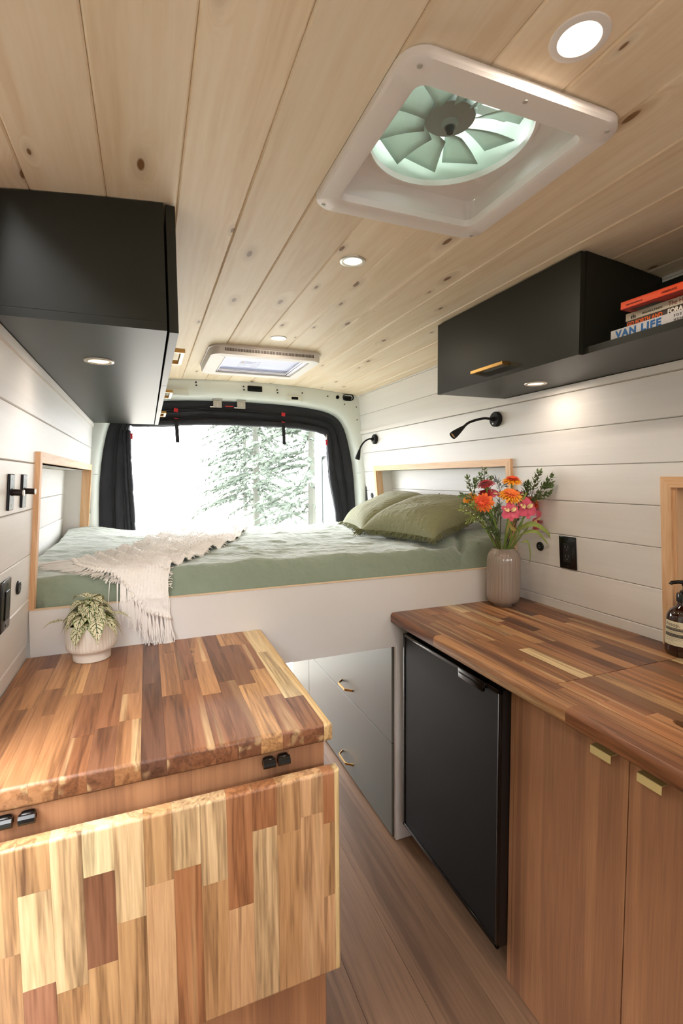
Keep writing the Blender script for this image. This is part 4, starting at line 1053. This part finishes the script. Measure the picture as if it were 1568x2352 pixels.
# ------------------------------------------------------------------ pillows
def pillow(label, M, hx, hy, hz, seed, lump):
    o = thing('pillow', label, 'pillow', M.to_translation(), 'fringed olive pillows on the bed')
    def surf(u, v, sgn):
        x, y = 2*u-1, 2*v-1
        e = (max(0, 1-abs(x)**3.2)*max(0, 1-abs(y)**3.2))**.52
        pin = 1-.10*(abs(y)**2)*(1-abs(x)**4)*.6
        px = x*hx*(1-.07*(1-abs(x)**2)*0-.09*(abs(x)*(1-y*y)**1.0)); py = y*hy*(1-.09*(abs(y)*(1-x*x)))
        z = sgn*hz*e*(1 if sgn > 0 else .75)
        if sgn > 0:
            r1 = noise.noise((x*2+seed, y*2, .3)); rib = math.sin((y*22+5*r1+x*4*lump)*2.6)
            z += e*(.005*r1+.0016*rib*(.6+.6*noise.noise((x*3, y*3, seed)))+.0022*ridged((x*3+seed, y*5, seed), 3)+.0016*ridged((x*14, y*3+seed, 2), 2))
        else: z += e*.006*noise.noise((x*5, y*5, seed))
        z += .010*math.sin(x*5+seed)*(1-e)*.5
        return M @ Vector((px, py, z))
    b = B().grid(lambda u, v: surf(u, v, 1), 90, 90).grid(lambda u, v: surf(u, v, -1), 60, 60, flip=True)
    b.obj('cushion', M_pillow, o, smooth=80)
    fr_ = B(); rr_ = random.Random(seed)
    for side_ in range(4):
        for k in range(95):
            t = rr_.random()
            u, v = ((t, 0), (1, t), (t, 1), (0, t))[side_]
            p = surf(u, v, 1); c = M.to_translation(); 
            dl_ = M.to_3x3() @ Vector(((0, -1, 0), (1, 0, 0), (0, 1, 0), (-1, 0, 0))[side_])
            dl_ = (dl_+Vector((rr_.uniform(-.6, .6), rr_.uniform(-.6, .6), rr_.uniform(-.5, .15)))).normalized(); L_ = rr_.uniform(.016, .028)
            P = [p-dl_*.003, p+dl_*L_*.4+Vector((0, 0, -.001)), p+dl_*L_*.75+Vector((rr_.uniform(-.004, .004), rr_.uniform(-.004, .004), -.003)), p+dl_*L_+Vector((rr_.uniform(-.007, .007), rr_.uniform(-.007, .007), -.008))]
            fr_.tube(P, .0012, 4, cap=False, taper=lambda t: .0021*(1-.4*t))
        cn = [(0, 0), (1, 0), (1, 1), (0, 1)][side_]; pc = surf(*cn, 1)
        dc = (M.to_3x3() @ Vector((cn[0]*2-1, cn[1]*2-1, 0))).normalized()
        for k in range(16):
            d = (dc+Vector((rr_.uniform(-.5, .5), rr_.uniform(-.5, .5), rr_.uniform(-.5, .4)))).normalized(); L_ = rr_.uniform(.02, .05)
            fr_.tube([pc-dc*.012, pc+d*L_*.5, pc+d*L_+Vector((0, 0, -.006))], .0015, 4, cap=False, taper=lambda t: .0026*(1-.4*t))
    nv = []
    for x, y, z in fr_.v: nv.append((min(x, xR(max(z, 1.05))+(.085 if z < 1.45 else -.01)), y, max(z, bedH(x, y)+.002)))
    fr_.v = nv; q = fr_.obj('fringe', plain('olive_fringe_%d' % seed, '#6c6c4a', .95), o, smooth=0); q['kind'] = 'stuff'
    return o
def frame(c, along, tilt):
    a = Vector(along).normalized(); n = Vector((0, 0, 1)); ac = a.cross(n).normalized()   # points to +x when along is +y
    ac = (ac*math.cos(tilt)+n*math.sin(tilt)); nn = ac.cross(a).normalized(); return basis(c, ac, a, nn)
pillow('plump olive muslin pillow with frayed edges, the nearer of two beside the vase', frame((1.215, 1.985, 1.213), (-.26, .965, 0), math.radians(15)), .205, .235, .096, 11, 1)
pillow('olive muslin pillow with frayed edges, the farther one against the niche', frame((1.235, 2.455, 1.222), (.20, .98, 0), math.radians(22)), .205, .27, .080, 29, 1.6)

# ------------------------------------------------------------------ potted plant with speckled leaves
def leaf_mat():
    m, nt, p = mat0('speckled_leaf'); L = nt.links.new
    uv = nd(nt, 'ShaderNodeUVMap'); sp = nd(nt, 'ShaderNodeSeparateXYZ'); L(uv.outputs[0], sp.inputs[0])
    oi = nd(nt, 'ShaderNodeObjectInfo')
    def mth(op, a, b=None, c=None):
        n = nd(nt, 'ShaderNodeMath', operation=op)
        for i, v in enumerate((a, b, c)):
            if v is None: continue
            if isinstance(v, (int, float)): n.inputs[i].default_value = v
            else: L(v, n.inputs[i])
        return n.outputs[0]
    ax = mth('ABSOLUTE', mth('SUBTRACT', sp.outputs[0], .5))            # distance from the midrib 0...5
    tc = nd(nt, 'ShaderNodeTexCoord'); n = nd(nt, 'ShaderNodeTexNoise'); n.inputs['Scale'].default_value = 260; n.inputs['Detail'].default_value = 2
    L(tc.outputs['Object'], n.inputs['Vector'])
    w = mth('MULTIPLY', mth('SUBTRACT', n.outputs['Fac'], .5), .9)
    mid = mth('LESS_THAN', mth('ADD', ax, mth('MULTIPLY', w, .08)), .035)
    sv = mth('SINE', mth('MULTIPLY', mth('SUBTRACT', sp.outputs[1], mth('MULTIPLY', ax, .55)), 34.0))
    side_ = mth('GREATER_THAN', mth('ADD', sv, mth('MULTIPLY', w, 1.9)), .80)
    n2 = nd(nt, 'ShaderNodeTexNoise'); n2.inputs['Scale'].default_value = 420; L(tc.outputs['Object'], n2.inputs['Vector'])
    spk = mth('GREATER_THAN', mth('ADD', n2.outputs['Fac'], mth('MULTIPLY', ax, .32)), .70)
    g = mth('MAXIMUM', mid, mth('MAXIMUM', side_, spk))
    edge_ = mth('GREATER_THAN', mth('ADD', ax, mth('MULTIPLY', w, .12)), .455)
    x = nd(nt, 'ShaderNodeMix', data_type='RGBA'); L(g, x.inputs[0]); x.inputs[6].default_value = lin('#dfd7b4'); x.inputs[7].default_value = lin('#2f4a26')
    y = nd(nt, 'ShaderNodeMix', data_type='RGBA'); L(edge_, y.inputs[0]); L(x.outputs[2], y.inputs[6]); y.inputs[7].default_value = lin('#7f9652')
    L(y.outputs[2], p.inputs['Base Color']); p.inputs['Roughness'].default_value = .45
    t = nd(nt, 'ShaderNodeBsdfTranslucent'); L(y.outputs[2], t.inputs[0]); mx = nd(nt, 'ShaderNodeMixShader'); mx.inputs[0].default_value = .25
    L(p.outputs[0], mx.inputs[1]); L(t.outputs[0], mx.inputs[2]); L(mx.outputs[0], nt.nodes['Material Output'].inputs[0]); return m
M_leaf = leaf_mat(); M_stem = plain('plant_stem', '#7c8a4c', .6)
def leaf_mesh(name, base, dirn, nrm, L_, w, droop, mat, parent, fold=.25, wave=.06, nu=7, nv=10, sharp=1.0):
    base = Vector(base); d = Vector(dirn).normalized(); n = Vector(nrm); n = (n-d*n.dot(d)).normalized(); sd = d.cross(n)
    vs = []; uv = []
    for j in range(nv):
        t = j/(nv-1); wd = w*(math.sin(PI*min(1, t**.75))**.8)*(1-t**6)*1.0 if t < 1 else 0
        c = base+d*(L_*math.sin(min(1, t)*1.15)/math.sin(1.15) if False else L_*t)-Vector((0, 0, droop*L_*t*t))+n*(.10*L_*math.sin(PI*t))
        for i in range(nu):
            s = 2*i/(nu-1)-1
            p = c+sd*s*wd/2+n*(fold*abs(s)*wd/2+wave*wd*math.sin(t*11+i)*abs(s))
            vs.append(p); uv.append(((s+1)/2, t))
    fs = [(j*nu+i, j*nu+i+1, (j+1)*nu+i+1, (j+1)*nu+i) for j in range(nv-1) for i in range(nu-1)]
    b = B(); b.v = [tuple(v) for v in vs]; b.f = fs
    return b.obj(name, mat, parent, smooth=70, uv=uv)
pc = Vector((-.160, 1.528, .9065))
pt = thing('potted_plant', 'speckled cream-leaved plant in a ribbed white pot on left worktop', 'plant', pc)
rib = lambda a, z: .020*abs(math.sin(a*22))**.7-.012 if .034 < z < .100 else 0
M_pot = plain('cream_glaze', '#d9cfc2', .35, bump=.1, bscale=150, var=.05)
pot = B().lathe([(.0465, 0), (.0485, .002), (.0492, .016), (.050, .024), (.0505, .0245), (.060, .030), (.0640, .036), (.0650, .046), (.0650, .098), (.0645, .104), (.0630, .1062), (.0605, .105), (.0590, .100), (.058, .086)], pc.x, pc.y, pc.z, 308, rib=rib)
pot.f = pot.f[:-1]; pot.obj('pot', M_pot, pt, smooth=40)
B().grid(lambda u, v: (pc.x+.0595*v*math.cos(u*2*PI), pc.y+.0595*v*math.sin(u*2*PI), pc.z+.090+.004*noise.noise((u*9, v*5, 1))), 30, 6).obj('soil', plain('dark_soil', '#2a1d15', .95, bump=.8, bscale=200), pt)
R.seed(12)
sp_ = B(); LV = []
for k in range(46):
    a = k*2.399+R.uniform(-.2, .2); tier = k/46
    r_ = lerp(.062, .006, tier**1.2)*R.uniform(.85, 1.1); z = lerp(.104, .172, tier**.9)+R.uniform(-.008, .008)
    base = pc+Vector((r_*.6*math.cos(a), r_*.6*math.sin(a), z))
    out = Vector((math.cos(a), math.sin(a), lerp(-.05, .45, tier)+R.uniform(-.15, .15)))
    LV.append((base, out, a, tier)); sp_.tube([pc+Vector((.02*math.cos(a), .02*math.sin(a), .088)), base.lerp(pc+Vector((0, 0, .1)), .4), base], .0014, 5)
sp_.obj('stems', M_stem, pt)
def add_leaf(base, out, L_, w, droop):
    out = Vector(out)
    tip = Vector(base)+out.normalized()*L_
    if tip.y > 1.592: out.y *= .25; 
    if Vector(base).y+w*.4 > 1.592: base = Vector(base)+Vector((0, -.02, .006))
    leaf_mesh('leaf', base, out, (0, 0, 1) if abs(out.normalized().z) < .9 else (0, -1, 0), L_, w, droop, M_leaf, pt, fold=.12, wave=.05)
for base, out, a, tier in LV: add_leaf(base, out, R.uniform(.042, .060), R.uniform(.034, .044), R.uniform(.55, 1.1))
# the leaves that hang over the rim towards the viewer
add_leaf(pc+Vector((-.020, -.060, .112)), (-.25, -.5, -.8), .045, .034, .45)
add_leaf(pc+Vector((.018, -.058, .122)), (.1, -.55, -.45), .048, .036, .6)
add_leaf(pc+Vector((-.060, -.020, .118)), (-1, -.2, .05), .058, .024, .3)
add_leaf(pc+Vector((.055, -.015, .125)), (1, -.2, .0), .052, .022, .35)

# ------------------------------------------------------------------ ribbed vase and its flowers
vc = Vector((1.290, 1.527, .9085))
va = thing('vase', 'ribbed glossy taupe ceramic vase in the corner of the right worktop', 'vase', vc)
ribv = lambda a, z: .028*abs(math.sin(a*17))-.014 if z > .008 else 0
vb = B().lathe([(.034, 0), (.040, .0005), (.042, .006), (.050, .010), (.058, .018), (.0618, .032), (.0630, .055), (.0630, .165), (.0615, .188), (.057, .203), (.050, .214), (.0445, .219), (.0435, .2235), (.0415, .2245), (.0395, .222), (.0395, .20), (.045, .17)], vc.x, vc.y, vc.z, 136, rib=ribv)
vb.f = vb.f[:-1]; vb.obj('body', plain('taupe_glaze', '#96867a', .16, coat=.6, var=.04), va, smooth=50)
mouth = vc+Vector((0, 0, .215))
M_st = plain('flower_stem', '#7d9a45', .5); M_stw = plain('woody_stem', '#5f5236', .7); M_gl = plain('box_leaf', '#5d7342', .45, var=.2); M_gl2 = plain('long_leaf', '#8c9a4a', .45, var=.25)
M_or = plain('orange_petal', '#e8701c', .55, var=.12, sheen=.2); M_yo = plain('yellow_orange_petal', '#eb9a1d', .55); M_orc = plain('orange_red_petal', '#dd4a1c', .55); M_rd = plain('red_petal', '#a81420', .55, sheen=.2); M_dk = plain('flower_heart', '#a33012', .8)
M_pk = plain('pink_petal', '#d0536c', .5, var=.15, sheen=.2); M_py = plain('pale_yellow_petal', '#eedb9a', .5); M_pm = plain('magenta_petal', '#a3264a', .5, var=.15)
R.seed(40)
def stem_pts(head, off, bend=(0, 0, 0)):
    p0 = vc+Vector((off[0], off[1], .10)); p1 = mouth+Vector((off[0]*1.25, off[1]*1.25, 0)); h = Vector(head)
    d = (p1-p0).normalized(); mid = p1.lerp(h, .5)+Vector(bend)
    P = [p0, p1]+[spl([p1, mid, h], t/8) for t in range(1, 9)]
    return P
def petals(b, c, M, n, r0, r1, w, lift, cup, phase=0, jit=.1):
    for k in range(n):
        a = 2*PI*k/n+phase+R.uniform(-jit, jit); ln = r1*R.uniform(.88, 1.06); Mk = M @ Matrix.Rotation(a, 4, 'Z')
        def f(u, v):
            x = lerp(r0, ln, v); wd = w*math.sin(PI*min(.97, .22+.72*v))**.7; y = (u-.5)*wd
            return Mk @ Vector((x, y, lift*v-cup*v*v+.18*abs(y)))
        b.grid(f, 3, 4)
def gerbera(label, head, nrm, r, stem_off, m1, m2, bend=(0, 0, 0), calyx=True):
    o = thing('gerbera', label, 'flower', head, 'cut flowers in the taupe vase')
    nrm = Vector(nrm).normalized(); M = Matrix.Translation(head) @ nrm.to_track_quat('Z', 'Y').to_matrix().to_4x4()
    b = B(); petals(b, None, M, 22, r*.18, r, r*.28, r*.05, r*.22); petals(b, None, M @ Matrix.Translation((0, 0, r*.07)), 20, r*.12, r*.86, r*.25, r*.12, r*.16, .15); b.obj('outer_petals', m1, o, smooth=60)
    b = B(); petals(b, None, M @ Matrix.Translation((0, 0, r*.12)), 18, r*.08, r*.68, r*.2, r*.22, r*.12, .3); petals(b, None, M @ Matrix.Translation((0, 0, r*.16)), 14, r*.05, r*.46, r*.16, r*.25, r*.06); b.obj('inner_petals', m2, o, smooth=60)
    B().lathe([(0, -r*.30), (r*.12, -r*.30), (r*.30, -r*.12), (r*.40, .0), (0, .02*r)], 0, 0, 0, 14, M=M).obj('calyx', M_gl, o)
    B().tube(stem_pts(Vector(head)-nrm*r*.28, stem_off, bend), .0036, 8).obj('stem', M_st, o); return o
gerbera('orange gerbera at left of the bouquet, facing down left', (1.148, 1.475, 1.318), (-.55, -.62, .42), .041, (-.018, -.014), M_or, M_orc, (.0, -.01, .02))
gerbera('orange and yellow gerbera in the middle of the bouquet', (1.268, 1.468, 1.342), (-.22, -.55, .85), .046, (-.006, -.012), M_yo, M_or)
gerbera('orange gerbera at the top of the bouquet, seen from the side', (1.303, 1.500, 1.396), (-.12, -.28, .95), .040, (.004, .004), M_yo, M_orc)
gerbera('flat red gerbera at upper left of the bouquet', (1.182, 1.505, 1.384), (-.30, -.05, .95), .037, (-.012, .006), M_rd, M_rd)
gerbera('half hidden orange gerbera behind the pink lilies at right', (1.378, 1.468, 1.313), (.35, -.6, .6), .034, (.014, .004), M_orc, M_or)
gerbera('half hidden yellow-orange gerbera at far left of the bouquet', (1.128, 1.525, 1.325), (-.8, -.4, .45), .033, (-.02, .004), M_yo, M_yo)
gerbera('dark red flower low behind the red gerbera', (1.190, 1.510, 1.345), (-.3, -.6, .6), .030, (-.01, .01), M_rd, M_rd)
def lily(label, head, nrm, r, off, bend=(0, 0, 0), roll_=0, m=None):
    m = m or M_pk
    o = thing('alstroemeria', label, 'flower', head, 'cut flowers in the taupe vase'); nrm = Vector(nrm).normalized()
    M = Matrix.Translation(head) @ nrm.to_track_quat('Z', 'Y').to_matrix().to_4x4() @ Matrix.Rotation(roll_, 4, 'Z')
    for k in range(6):
        a = 2*PI*k/6; outer_ = k % 2 == 0; ln = r*(1.05 if outer_ else 1.0); w = r*(.95 if outer_ else .62); Mk = M @ Matrix.Rotation(a, 4, 'Z')
        def f(u, v):
            x = lerp(.06*r, ln, v); wd = w*(math.sin(PI*min(.93, .10+.80*v**.85)))**.8; y = (u-.5)*wd
            return Mk @ Vector((x, y, r*(.55*v-.42*v*v)+.30*abs(y)*(1-v*.4)+.05*r*math.sin(v*5+k)))
        B().grid(f, 7, 8).obj('petal', m if outer_ or k != 3 and k != 1 else m, o, smooth=70)
        if k in (1, 5):
            def g(u, v):
                x = lerp(.12*r, ln*.72, v); wd = w*.66*math.sin(PI*min(.97, .12+.85*v))**.8; y = (u-.5)*wd; V = x/ln
                return Mk @ Vector((x, y, r*(.55*V-.42*V*V)+.30*abs(y)+.05*r*math.sin(V*5+k)+.0012))
            B().grid(g, 5, 6).obj('yellow_blotch', M_py, o, smooth=70)
    b = B()
    for k in range(6):
        a = k*1.05+.3; e = M @ Vector((.14*r*math.cos(a), .14*r*math.sin(a), .62*r)); b.tube([M @ Vector((0, 0, 0)), (M @ Vector((0, 0, 0))).lerp(e, .5)+nrm*.002, e], .0007, 4)
    b.obj('stamens', M_pm, o)
    B().tube(stem_pts(Vector(head)-nrm*.004, off, bend), .0028, 7).obj('stem', M_st, o); return o
lily('pink alstroemeria with pale yellow throat, leftmost of the pink blooms', (1.248, 1.448, 1.280), (-.25, -.9, .25), .036, (.006, -.016), (0, -.012, 0), PI/2)
lily('pink alstroemeria facing the viewer in the middle of the pink blooms', (1.326, 1.452, 1.290), (-.1, -.95, .2), .041, (.012, -.014), (0, -.014, 0), PI/2)
lily('pink alstroemeria hanging lowest at right of the bouquet', (1.396, 1.470, 1.240), (.25, -.75, -.15), .042, (.02, -.008), (.012, -.01, .03), PI/2+.4)
lily('pink alstroemeria behind, at upper right of the pink blooms', (1.372, 1.48, 1.296), (.5, -.65, .5), .036, (.018, .002), (0, 0, 0), 1.2)
lily('magenta alstroemeria at the back right of the bouquet', (1.352, 1.515, 1.338), (.25, -.5, .8), .036, (.01, .012), (0, 0, 0), .6, M_pm)
lily('half hidden pink alstroemeria at the back centre of the bouquet', (1.232, 1.53, 1.345), (-.1, -.5, .8), .030, (-.002, .016), (0, 0, 0), .2)
def sprig(label, P, off, n, ll, lw, branch=(), mat=None, spread=1.0):
    o = thing('leaf_sprig', label, 'foliage', P[-1], 'green sprigs in the taupe vase'); mat = mat or M_gl
    p0 = vc+Vector((off[0], off[1], .10)); p1 = mouth+Vector((off[0]*1.25, off[1]*1.25, 0)); pts = [p1]+[Vector(p) for p in P]
    main = [spl(pts, t/14) for t in range(15)]; b = B().tube([p0]+main, .0016, 6, taper=lambda t: .0021*(1-.6*t)); lines = [(main, n)]
    for t0, tip in branch:
        s0 = spl(pts, t0); l = [s0.lerp(Vector(tip), k/7)+Vector((0, 0, .012*math.sin(PI*k/7))) for k in range(8)]; b.tube(l, .0012, 5); lines.append((l, max(6, n//2)))
    b.obj('stem', M_stw, o)
    lv_ = B()
    for l, cnt in lines:
        cnt = int(cnt*1.6)
        for k in range(cnt):
            t = lerp(.30, 1.0, (k+.5)/cnt); i = min(len(l)-2, int(t*(len(l)-1))); f = t*(len(l)-1)-i; p = l[i].lerp(l[i+1], f); d = (l[i+1]-l[i]).normalized()
            a = k*2.4+R.uniform(-.4, .4); sd = d.orthogonal().normalized(); sd = Quaternion(d, a) @ sd; out = (d*.75+sd*.8*spread).normalized(); L_ = ll*R.uniform(.7, 1.15)*(1.1-.35*t); W_ = lw*R.uniform(.8, 1.1)
            nn = out.cross(sd).cross(out).normalized() if abs(out.dot(sd)) < .99 else Vector((0, 0, 1)); s2 = out.cross(nn)
            if p.x+out.x*L_ > xR(p.z)-.006: out.x = -abs(out.x)*.3
            vs = []
            for j in range(5):
                tt = j/4; w = W_*math.sin(PI*min(1, .04+.96*tt))**.9; c = p+out*L_*tt+nn*L_*.14*math.sin(PI*tt)
                vs += [c-s2*w/2+nn*w*.18, c, c+s2*w/2+nn*w*.18]
            lv_.add(vs, [(j*3+q, j*3+q+1, j*3+q+4, j*3+q+3) for j in range(4) for q in range(2)])
    q = lv_.obj('leaves', mat, o, smooth=70); q['kind'] = 'stuff'; return o
sprig('small-leaved green sprig standing tallest at left of the bouquet', [(1.20, 1.52, 1.24), (1.135, 1.515, 1.34), (1.098, 1.505, 1.412)], (-.02, .012), 30, .021, .0095, [(.5, (1.065, 1.50, 1.345)), (.65, (1.135, 1.50, 1.40)), (.42, (1.075, 1.495, 1.31))])
sprig('small-leaved green sprig rising behind the red gerbera', [(1.235, 1.535, 1.25), (1.205, 1.535, 1.36), (1.196, 1.53, 1.445)], (-.008, .02), 26, .021, .0095, [(.6, (1.165, 1.52, 1.42)), (.55, (1.225, 1.53, 1.41))])
sprig('thin sprig leaning far left over the pillow', [(1.195, 1.49, 1.20), (1.115, 1.475, 1.265), (1.035, 1.46, 1.300)], (-.024, -.008), 26, .022, .007, [(.5, (1.07, 1.47, 1.25)), (.6, (1.09, 1.46, 1.315))], M_gl2)
sprig('bushy green sprig spreading right against the wall', [(1.335, 1.50, 1.25), (1.365, 1.44, 1.34), (1.378, 1.37, 1.418)], (.02, .012), 34, .024, .011, [(.55, (1.36, 1.42, 1.43)), (.45, (1.375, 1.38, 1.35)), (.7, (1.372, 1.37, 1.38)), (.5, (1.35, 1.47, 1.39))])
sprig('dense grey-green filler low in the middle of the bouquet', [(1.22, 1.50, 1.20), (1.195, 1.485, 1.26), (1.18, 1.49, 1.31)], (-.014, -.004), 40, .013, .006, [(.3, (1.22, 1.47, 1.28)), (.5, (1.15, 1.49, 1.29)), (.4, (1.24, 1.50, 1.31)), (.45, (1.175, 1.47, 1.25))])
sprig('small-leaved filler sprig low at left of the stems', [(1.235, 1.485, 1.17), (1.19, 1.475, 1.22), (1.15, 1.48, 1.28)], (-.026, -.014), 30, .018, .007, [(.4, (1.16, 1.47, 1.22)), (.3, (1.205, 1.47, 1.21))])
M_th = plain('thistle_grey', '#4d5a58', .6)
sprig('spiky grey thistle behind the orange gerberas', [(1.275, 1.53, 1.25), (1.268, 1.53, 1.33), (1.262, 1.525, 1.395)], (.0, .02), 26, .026, .0032, [(.8, (1.235, 1.52, 1.40)), (.75, (1.30, 1.53, 1.38))], M_th, 1.3)
sprig('spiky grey thistle at the right of the bouquet', [(1.33, 1.515, 1.24), (1.365, 1.49, 1.31), (1.372, 1.475, 1.365)], (.016, .014), 26, .026, .0032, [(.7, (1.35, 1.49, 1.385))], M_th, 1.3)
# long drooping strap leaves
for i, (P, w, lb_) in enumerate(((((1.30, 1.47, 1.20), (1.345, 1.44, 1.232), (1.40, 1.42, 1.20), (1.425, 1.415, 1.155)), .020, 'long yellow-green strap leaf drooping to the right'), (((1.305, 1.465, 1.185), (1.35, 1.43, 1.205), (1.385, 1.42, 1.175), (1.405, 1.415, 1.15)), .013, 'narrower yellowing strap leaf below the drooping one'), (((1.30, 1.45, 1.16), (1.325, 1.44, 1.165), (1.338, 1.437, 1.12), (1.335, 1.44, 1.075)), .009, 'thin curled leaf hanging over the vase rim'), (((1.285, 1.455, 1.20), (1.25, 1.44, 1.22), (1.232, 1.435, 1.235), (1.222, 1.435, 1.195)), .016, 'wilted ochre leaf left of the pink stems'), (((1.295, 1.48, 1.24), (1.30, 1.46, 1.30), (1.315, 1.45, 1.335), (1.325, 1.447, 1.352)), .018, 'upright green blade leaf between orange and pink blooms'))):
    o = thing('strap_leaf', lb_, 'leaf', P[-1], 'long leaves in the taupe vase')
    pts = [mouth+Vector((.008, -.014, 0))]+[Vector(p) for p in P]
    def f(u, v):
        p = spl(pts, v); d = (spl(pts, min(1, v+.02))-spl(pts, max(0, v-.02))).normalized(); sd = d.cross(Vector((.3, -1, .2))).normalized()
        wd = w*math.sin(PI*min(1, .05+.95*v**1.1))**.8*(.25+.75*sm(.2, .45, v)); return p+sd*(u-.5)*wd+Vector((0, -1, .2))*abs(u-.5)*wd*.35
    B().grid(f, 5, 22).obj('blade', M_gl2 if i != 3 else plain('ochre_leaf', '#a8954e', .6), o, smooth=70)

# ------------------------------------------------------------------ soap bottle
sc_ = Vector((1.392, .906, .9085))
so = thing('soap_bottle', 'brown glass pump bottle with cream label on right worktop', 'bottle', sc_)
M_amber = plain('amber_glass', '#2a0f06', .08, coat=.5, spec=.6)
B().lathe([(.030, 0), (.037, .002), (.0405, .008), (.0412, .020), (.0400, .095), (.0385, .105), (.032, .117), (.022, .126), (.0175, .130), (.0165, .142), (0, .142)], sc_.x, sc_.y, sc_.z, 48).obj('bottle', M_amber, so, smooth=40)
B().lathe([(.0195, .140), (.0195, .1585), (.0185, .160), (.0125, .160), (.0125, .1665), (.0105, .168), (.0065, .168), (.0065, .180), (.0085, .1805), (.0095, .190), (.0095, .1945), (0, .1955)], sc_.x, sc_.y, sc_.z, 32).obj('pump', M_blackgl, so, smooth=40)
nz = B().tube([(sc_.x, sc_.y, sc_.z+.190), (sc_.x-.014, sc_.y+.010, sc_.z+.1905), (sc_.x-.026, sc_.y+.019, sc_.z+.188), (sc_.x-.028, sc_.y+.0205, sc_.z+.183)], .0048, 10); nz.obj('spout', M_blackgl, so)
A0, A1 = PI*.79, PI*1.78
def lab(a, z, r_=0): 
    rr_ = lerp(.0412, .0400, (z-.020)/.075)+.0005+r_; return (sc_.x+rr_*math.cos(a), sc_.y+rr_*math.sin(a), sc_.z+z)
B().grid(lambda u, v: lab(lerp(A0, A1, u), lerp(.030, .092, v)), 40, 3).obj('label', plain('cream_paper', '#d9cfb2', .6), so)
M_lk = plain('label_ink', '#2c2723', .6)
def band(name, a0, a1, z0, z1, m, lift=.0003): return B().grid(lambda u, v: lab(lerp(a0, a1, u), lerp(z0, z1, v), lift), 24, 2).obj(name, m, so)
band('label_band', A0+.06, A1-.06, .0680, .0755, M_lk); band('label_band', A0+.06, A1-.06, .0520, .0605, M_lk)
def label_text(t, size, a, z, m, lift=.0007, bold=0, space=1.0, sx=1.0):
    me = text_mesh(t, size, bold, extrude=0, space=space)
    bm = bmesh.new(); bm.from_mesh(me); bmesh.ops.triangulate(bm, faces=bm.faces[:])
    for v in bm.verts: v.co = Vector(lab(a+v.co.x*sx/.0405, z+v.co.y, lift))-sc_
    bm.to_mesh(me); bm.free(); me.name = 'label_text'; me.materials.clear(); me.materials.append(m); o = bpy.data.objects.new('label_text', me); COL.objects.link(o); o.parent = so; return o
M_ll = plain('label_pale', '#b9ae98', .6)
label_text('Aesop.', .0135, A0+.10, .0795, M_lk); label_text('..', .0060, A0+.338, .0872, M_lk, space=.8)
label_text('Reverence Aromatique Hand Wash', .0038, A0+.12, .0722, M_ll, bold=.02); label_text('Nettoyant Aromatique Pour Mains', .0034, A0+.12, .0688, M_ll)
label_text('Petitgrain, Bergamot Rind, Vetiver Root', .0030, A0+.12, .0645, M_lk); label_text('Petit grain, bergamote, vetiver', .0030, A0+.12, .0617, M_lk)
label_text('A hand wash with finely milled pumice', .0032, A0+.12, .0570, M_ll); label_text('A complete cleansing experience', .0032, A0+.12, .0535, M_ll)
for k, t in enumerate(('To use: dispense a small amount of gel', 'in moistened hands, massage well', 'and rinse thoroughly')): label_text(t, .0030, A0+.12, .0478-.0036*k, M_lk)
band('label_rule', A0+.06, A1-.06, .0355, .0358, M_lk); label_text('500 mL 16.9 fl oz', .0026, A0+.12, .0325, M_lk)

so.scale = (1.08, 1.08, 1.08); so.location = (1.386, .893, .9085)
# ------------------------------------------------------------------ trees outside
M_bark = plain('conifer_bark', '#565850', .95); M_need = plain('conifer_needles', '#4c554a', .85, var=.2)
def conifer(label, x, y, h, r, seed):
    o = thing('conifer', label, 'tree', (x, y, -.6), 'conifers beyond the back doors'); q = random.Random(seed)
    B().tube([(x, y, -.7), (x+.05, y, h*.5), (x, y, h-.6)], .2, 8, taper=lambda t: lerp(.15, .02, t)*h/14).obj('trunk', M_bark, o)
    b = B(); lev = int(h*4.2)
    for i in range(lev):
        t = i/lev; z = lerp(.3, h-.7, t); rr_ = r*(1-t)**.8+.15
        for k in range(q.randint(4, 7)):
            a = q.uniform(0, 2*PI); L_ = rr_*q.uniform(.55, 1.1); dr = q.uniform(.15, .45)
            tip = Vector((x+math.cos(a)*L_, y+math.sin(a)*L_, z-dr*L_)); p0 = Vector((x, y, z))
            b.tube([p0, p0.lerp(tip, .5)+Vector((0, 0, .06*L_)), tip], .015, 4, cap=False)
            nn = int(8+L_*16)
            for j in range(nn):
                s = lerp(.2, 1, j/nn)*q.uniform(.9, 1.1); c = p0.lerp(tip, s)+Vector((0, 0, .08*L_*math.sin(PI*min(1, s)))); sz = q.uniform(.08, .24)
                d = Vector((math.cos(a+q.uniform(-1.2, 1.2)), math.sin(a+q.uniform(-1.2, 1.2)), q.uniform(-.9, -.1))).normalized(); s2 = d.orthogonal().normalized()
                b.add([c-s2*sz*.16, c+d*sz*.5-s2*sz*.22, c+d*sz, c+d*sz*.5+s2*sz*.22, c+s2*sz*.16], [(0, 1, 2, 3, 4)])
    f = b.obj('needles', M_need, o, smooth=0); f['kind'] = 'stuff'; return o
conifer('tall conifer nearest the right side of the rear opening', 5.1, 15.5, 13, 2.3, 4)
conifer('tall conifer just left of the nearest one, a little farther', 4.3, 20.5, 15, 2.4, 9)
conifer('conifer farther back between the tall ones and the door', 9.6, 25, 14, 2.5, 14)
conifer('slender pale conifer at left edge of the tree group', 5.6, 30, 13, 2.6, 23)
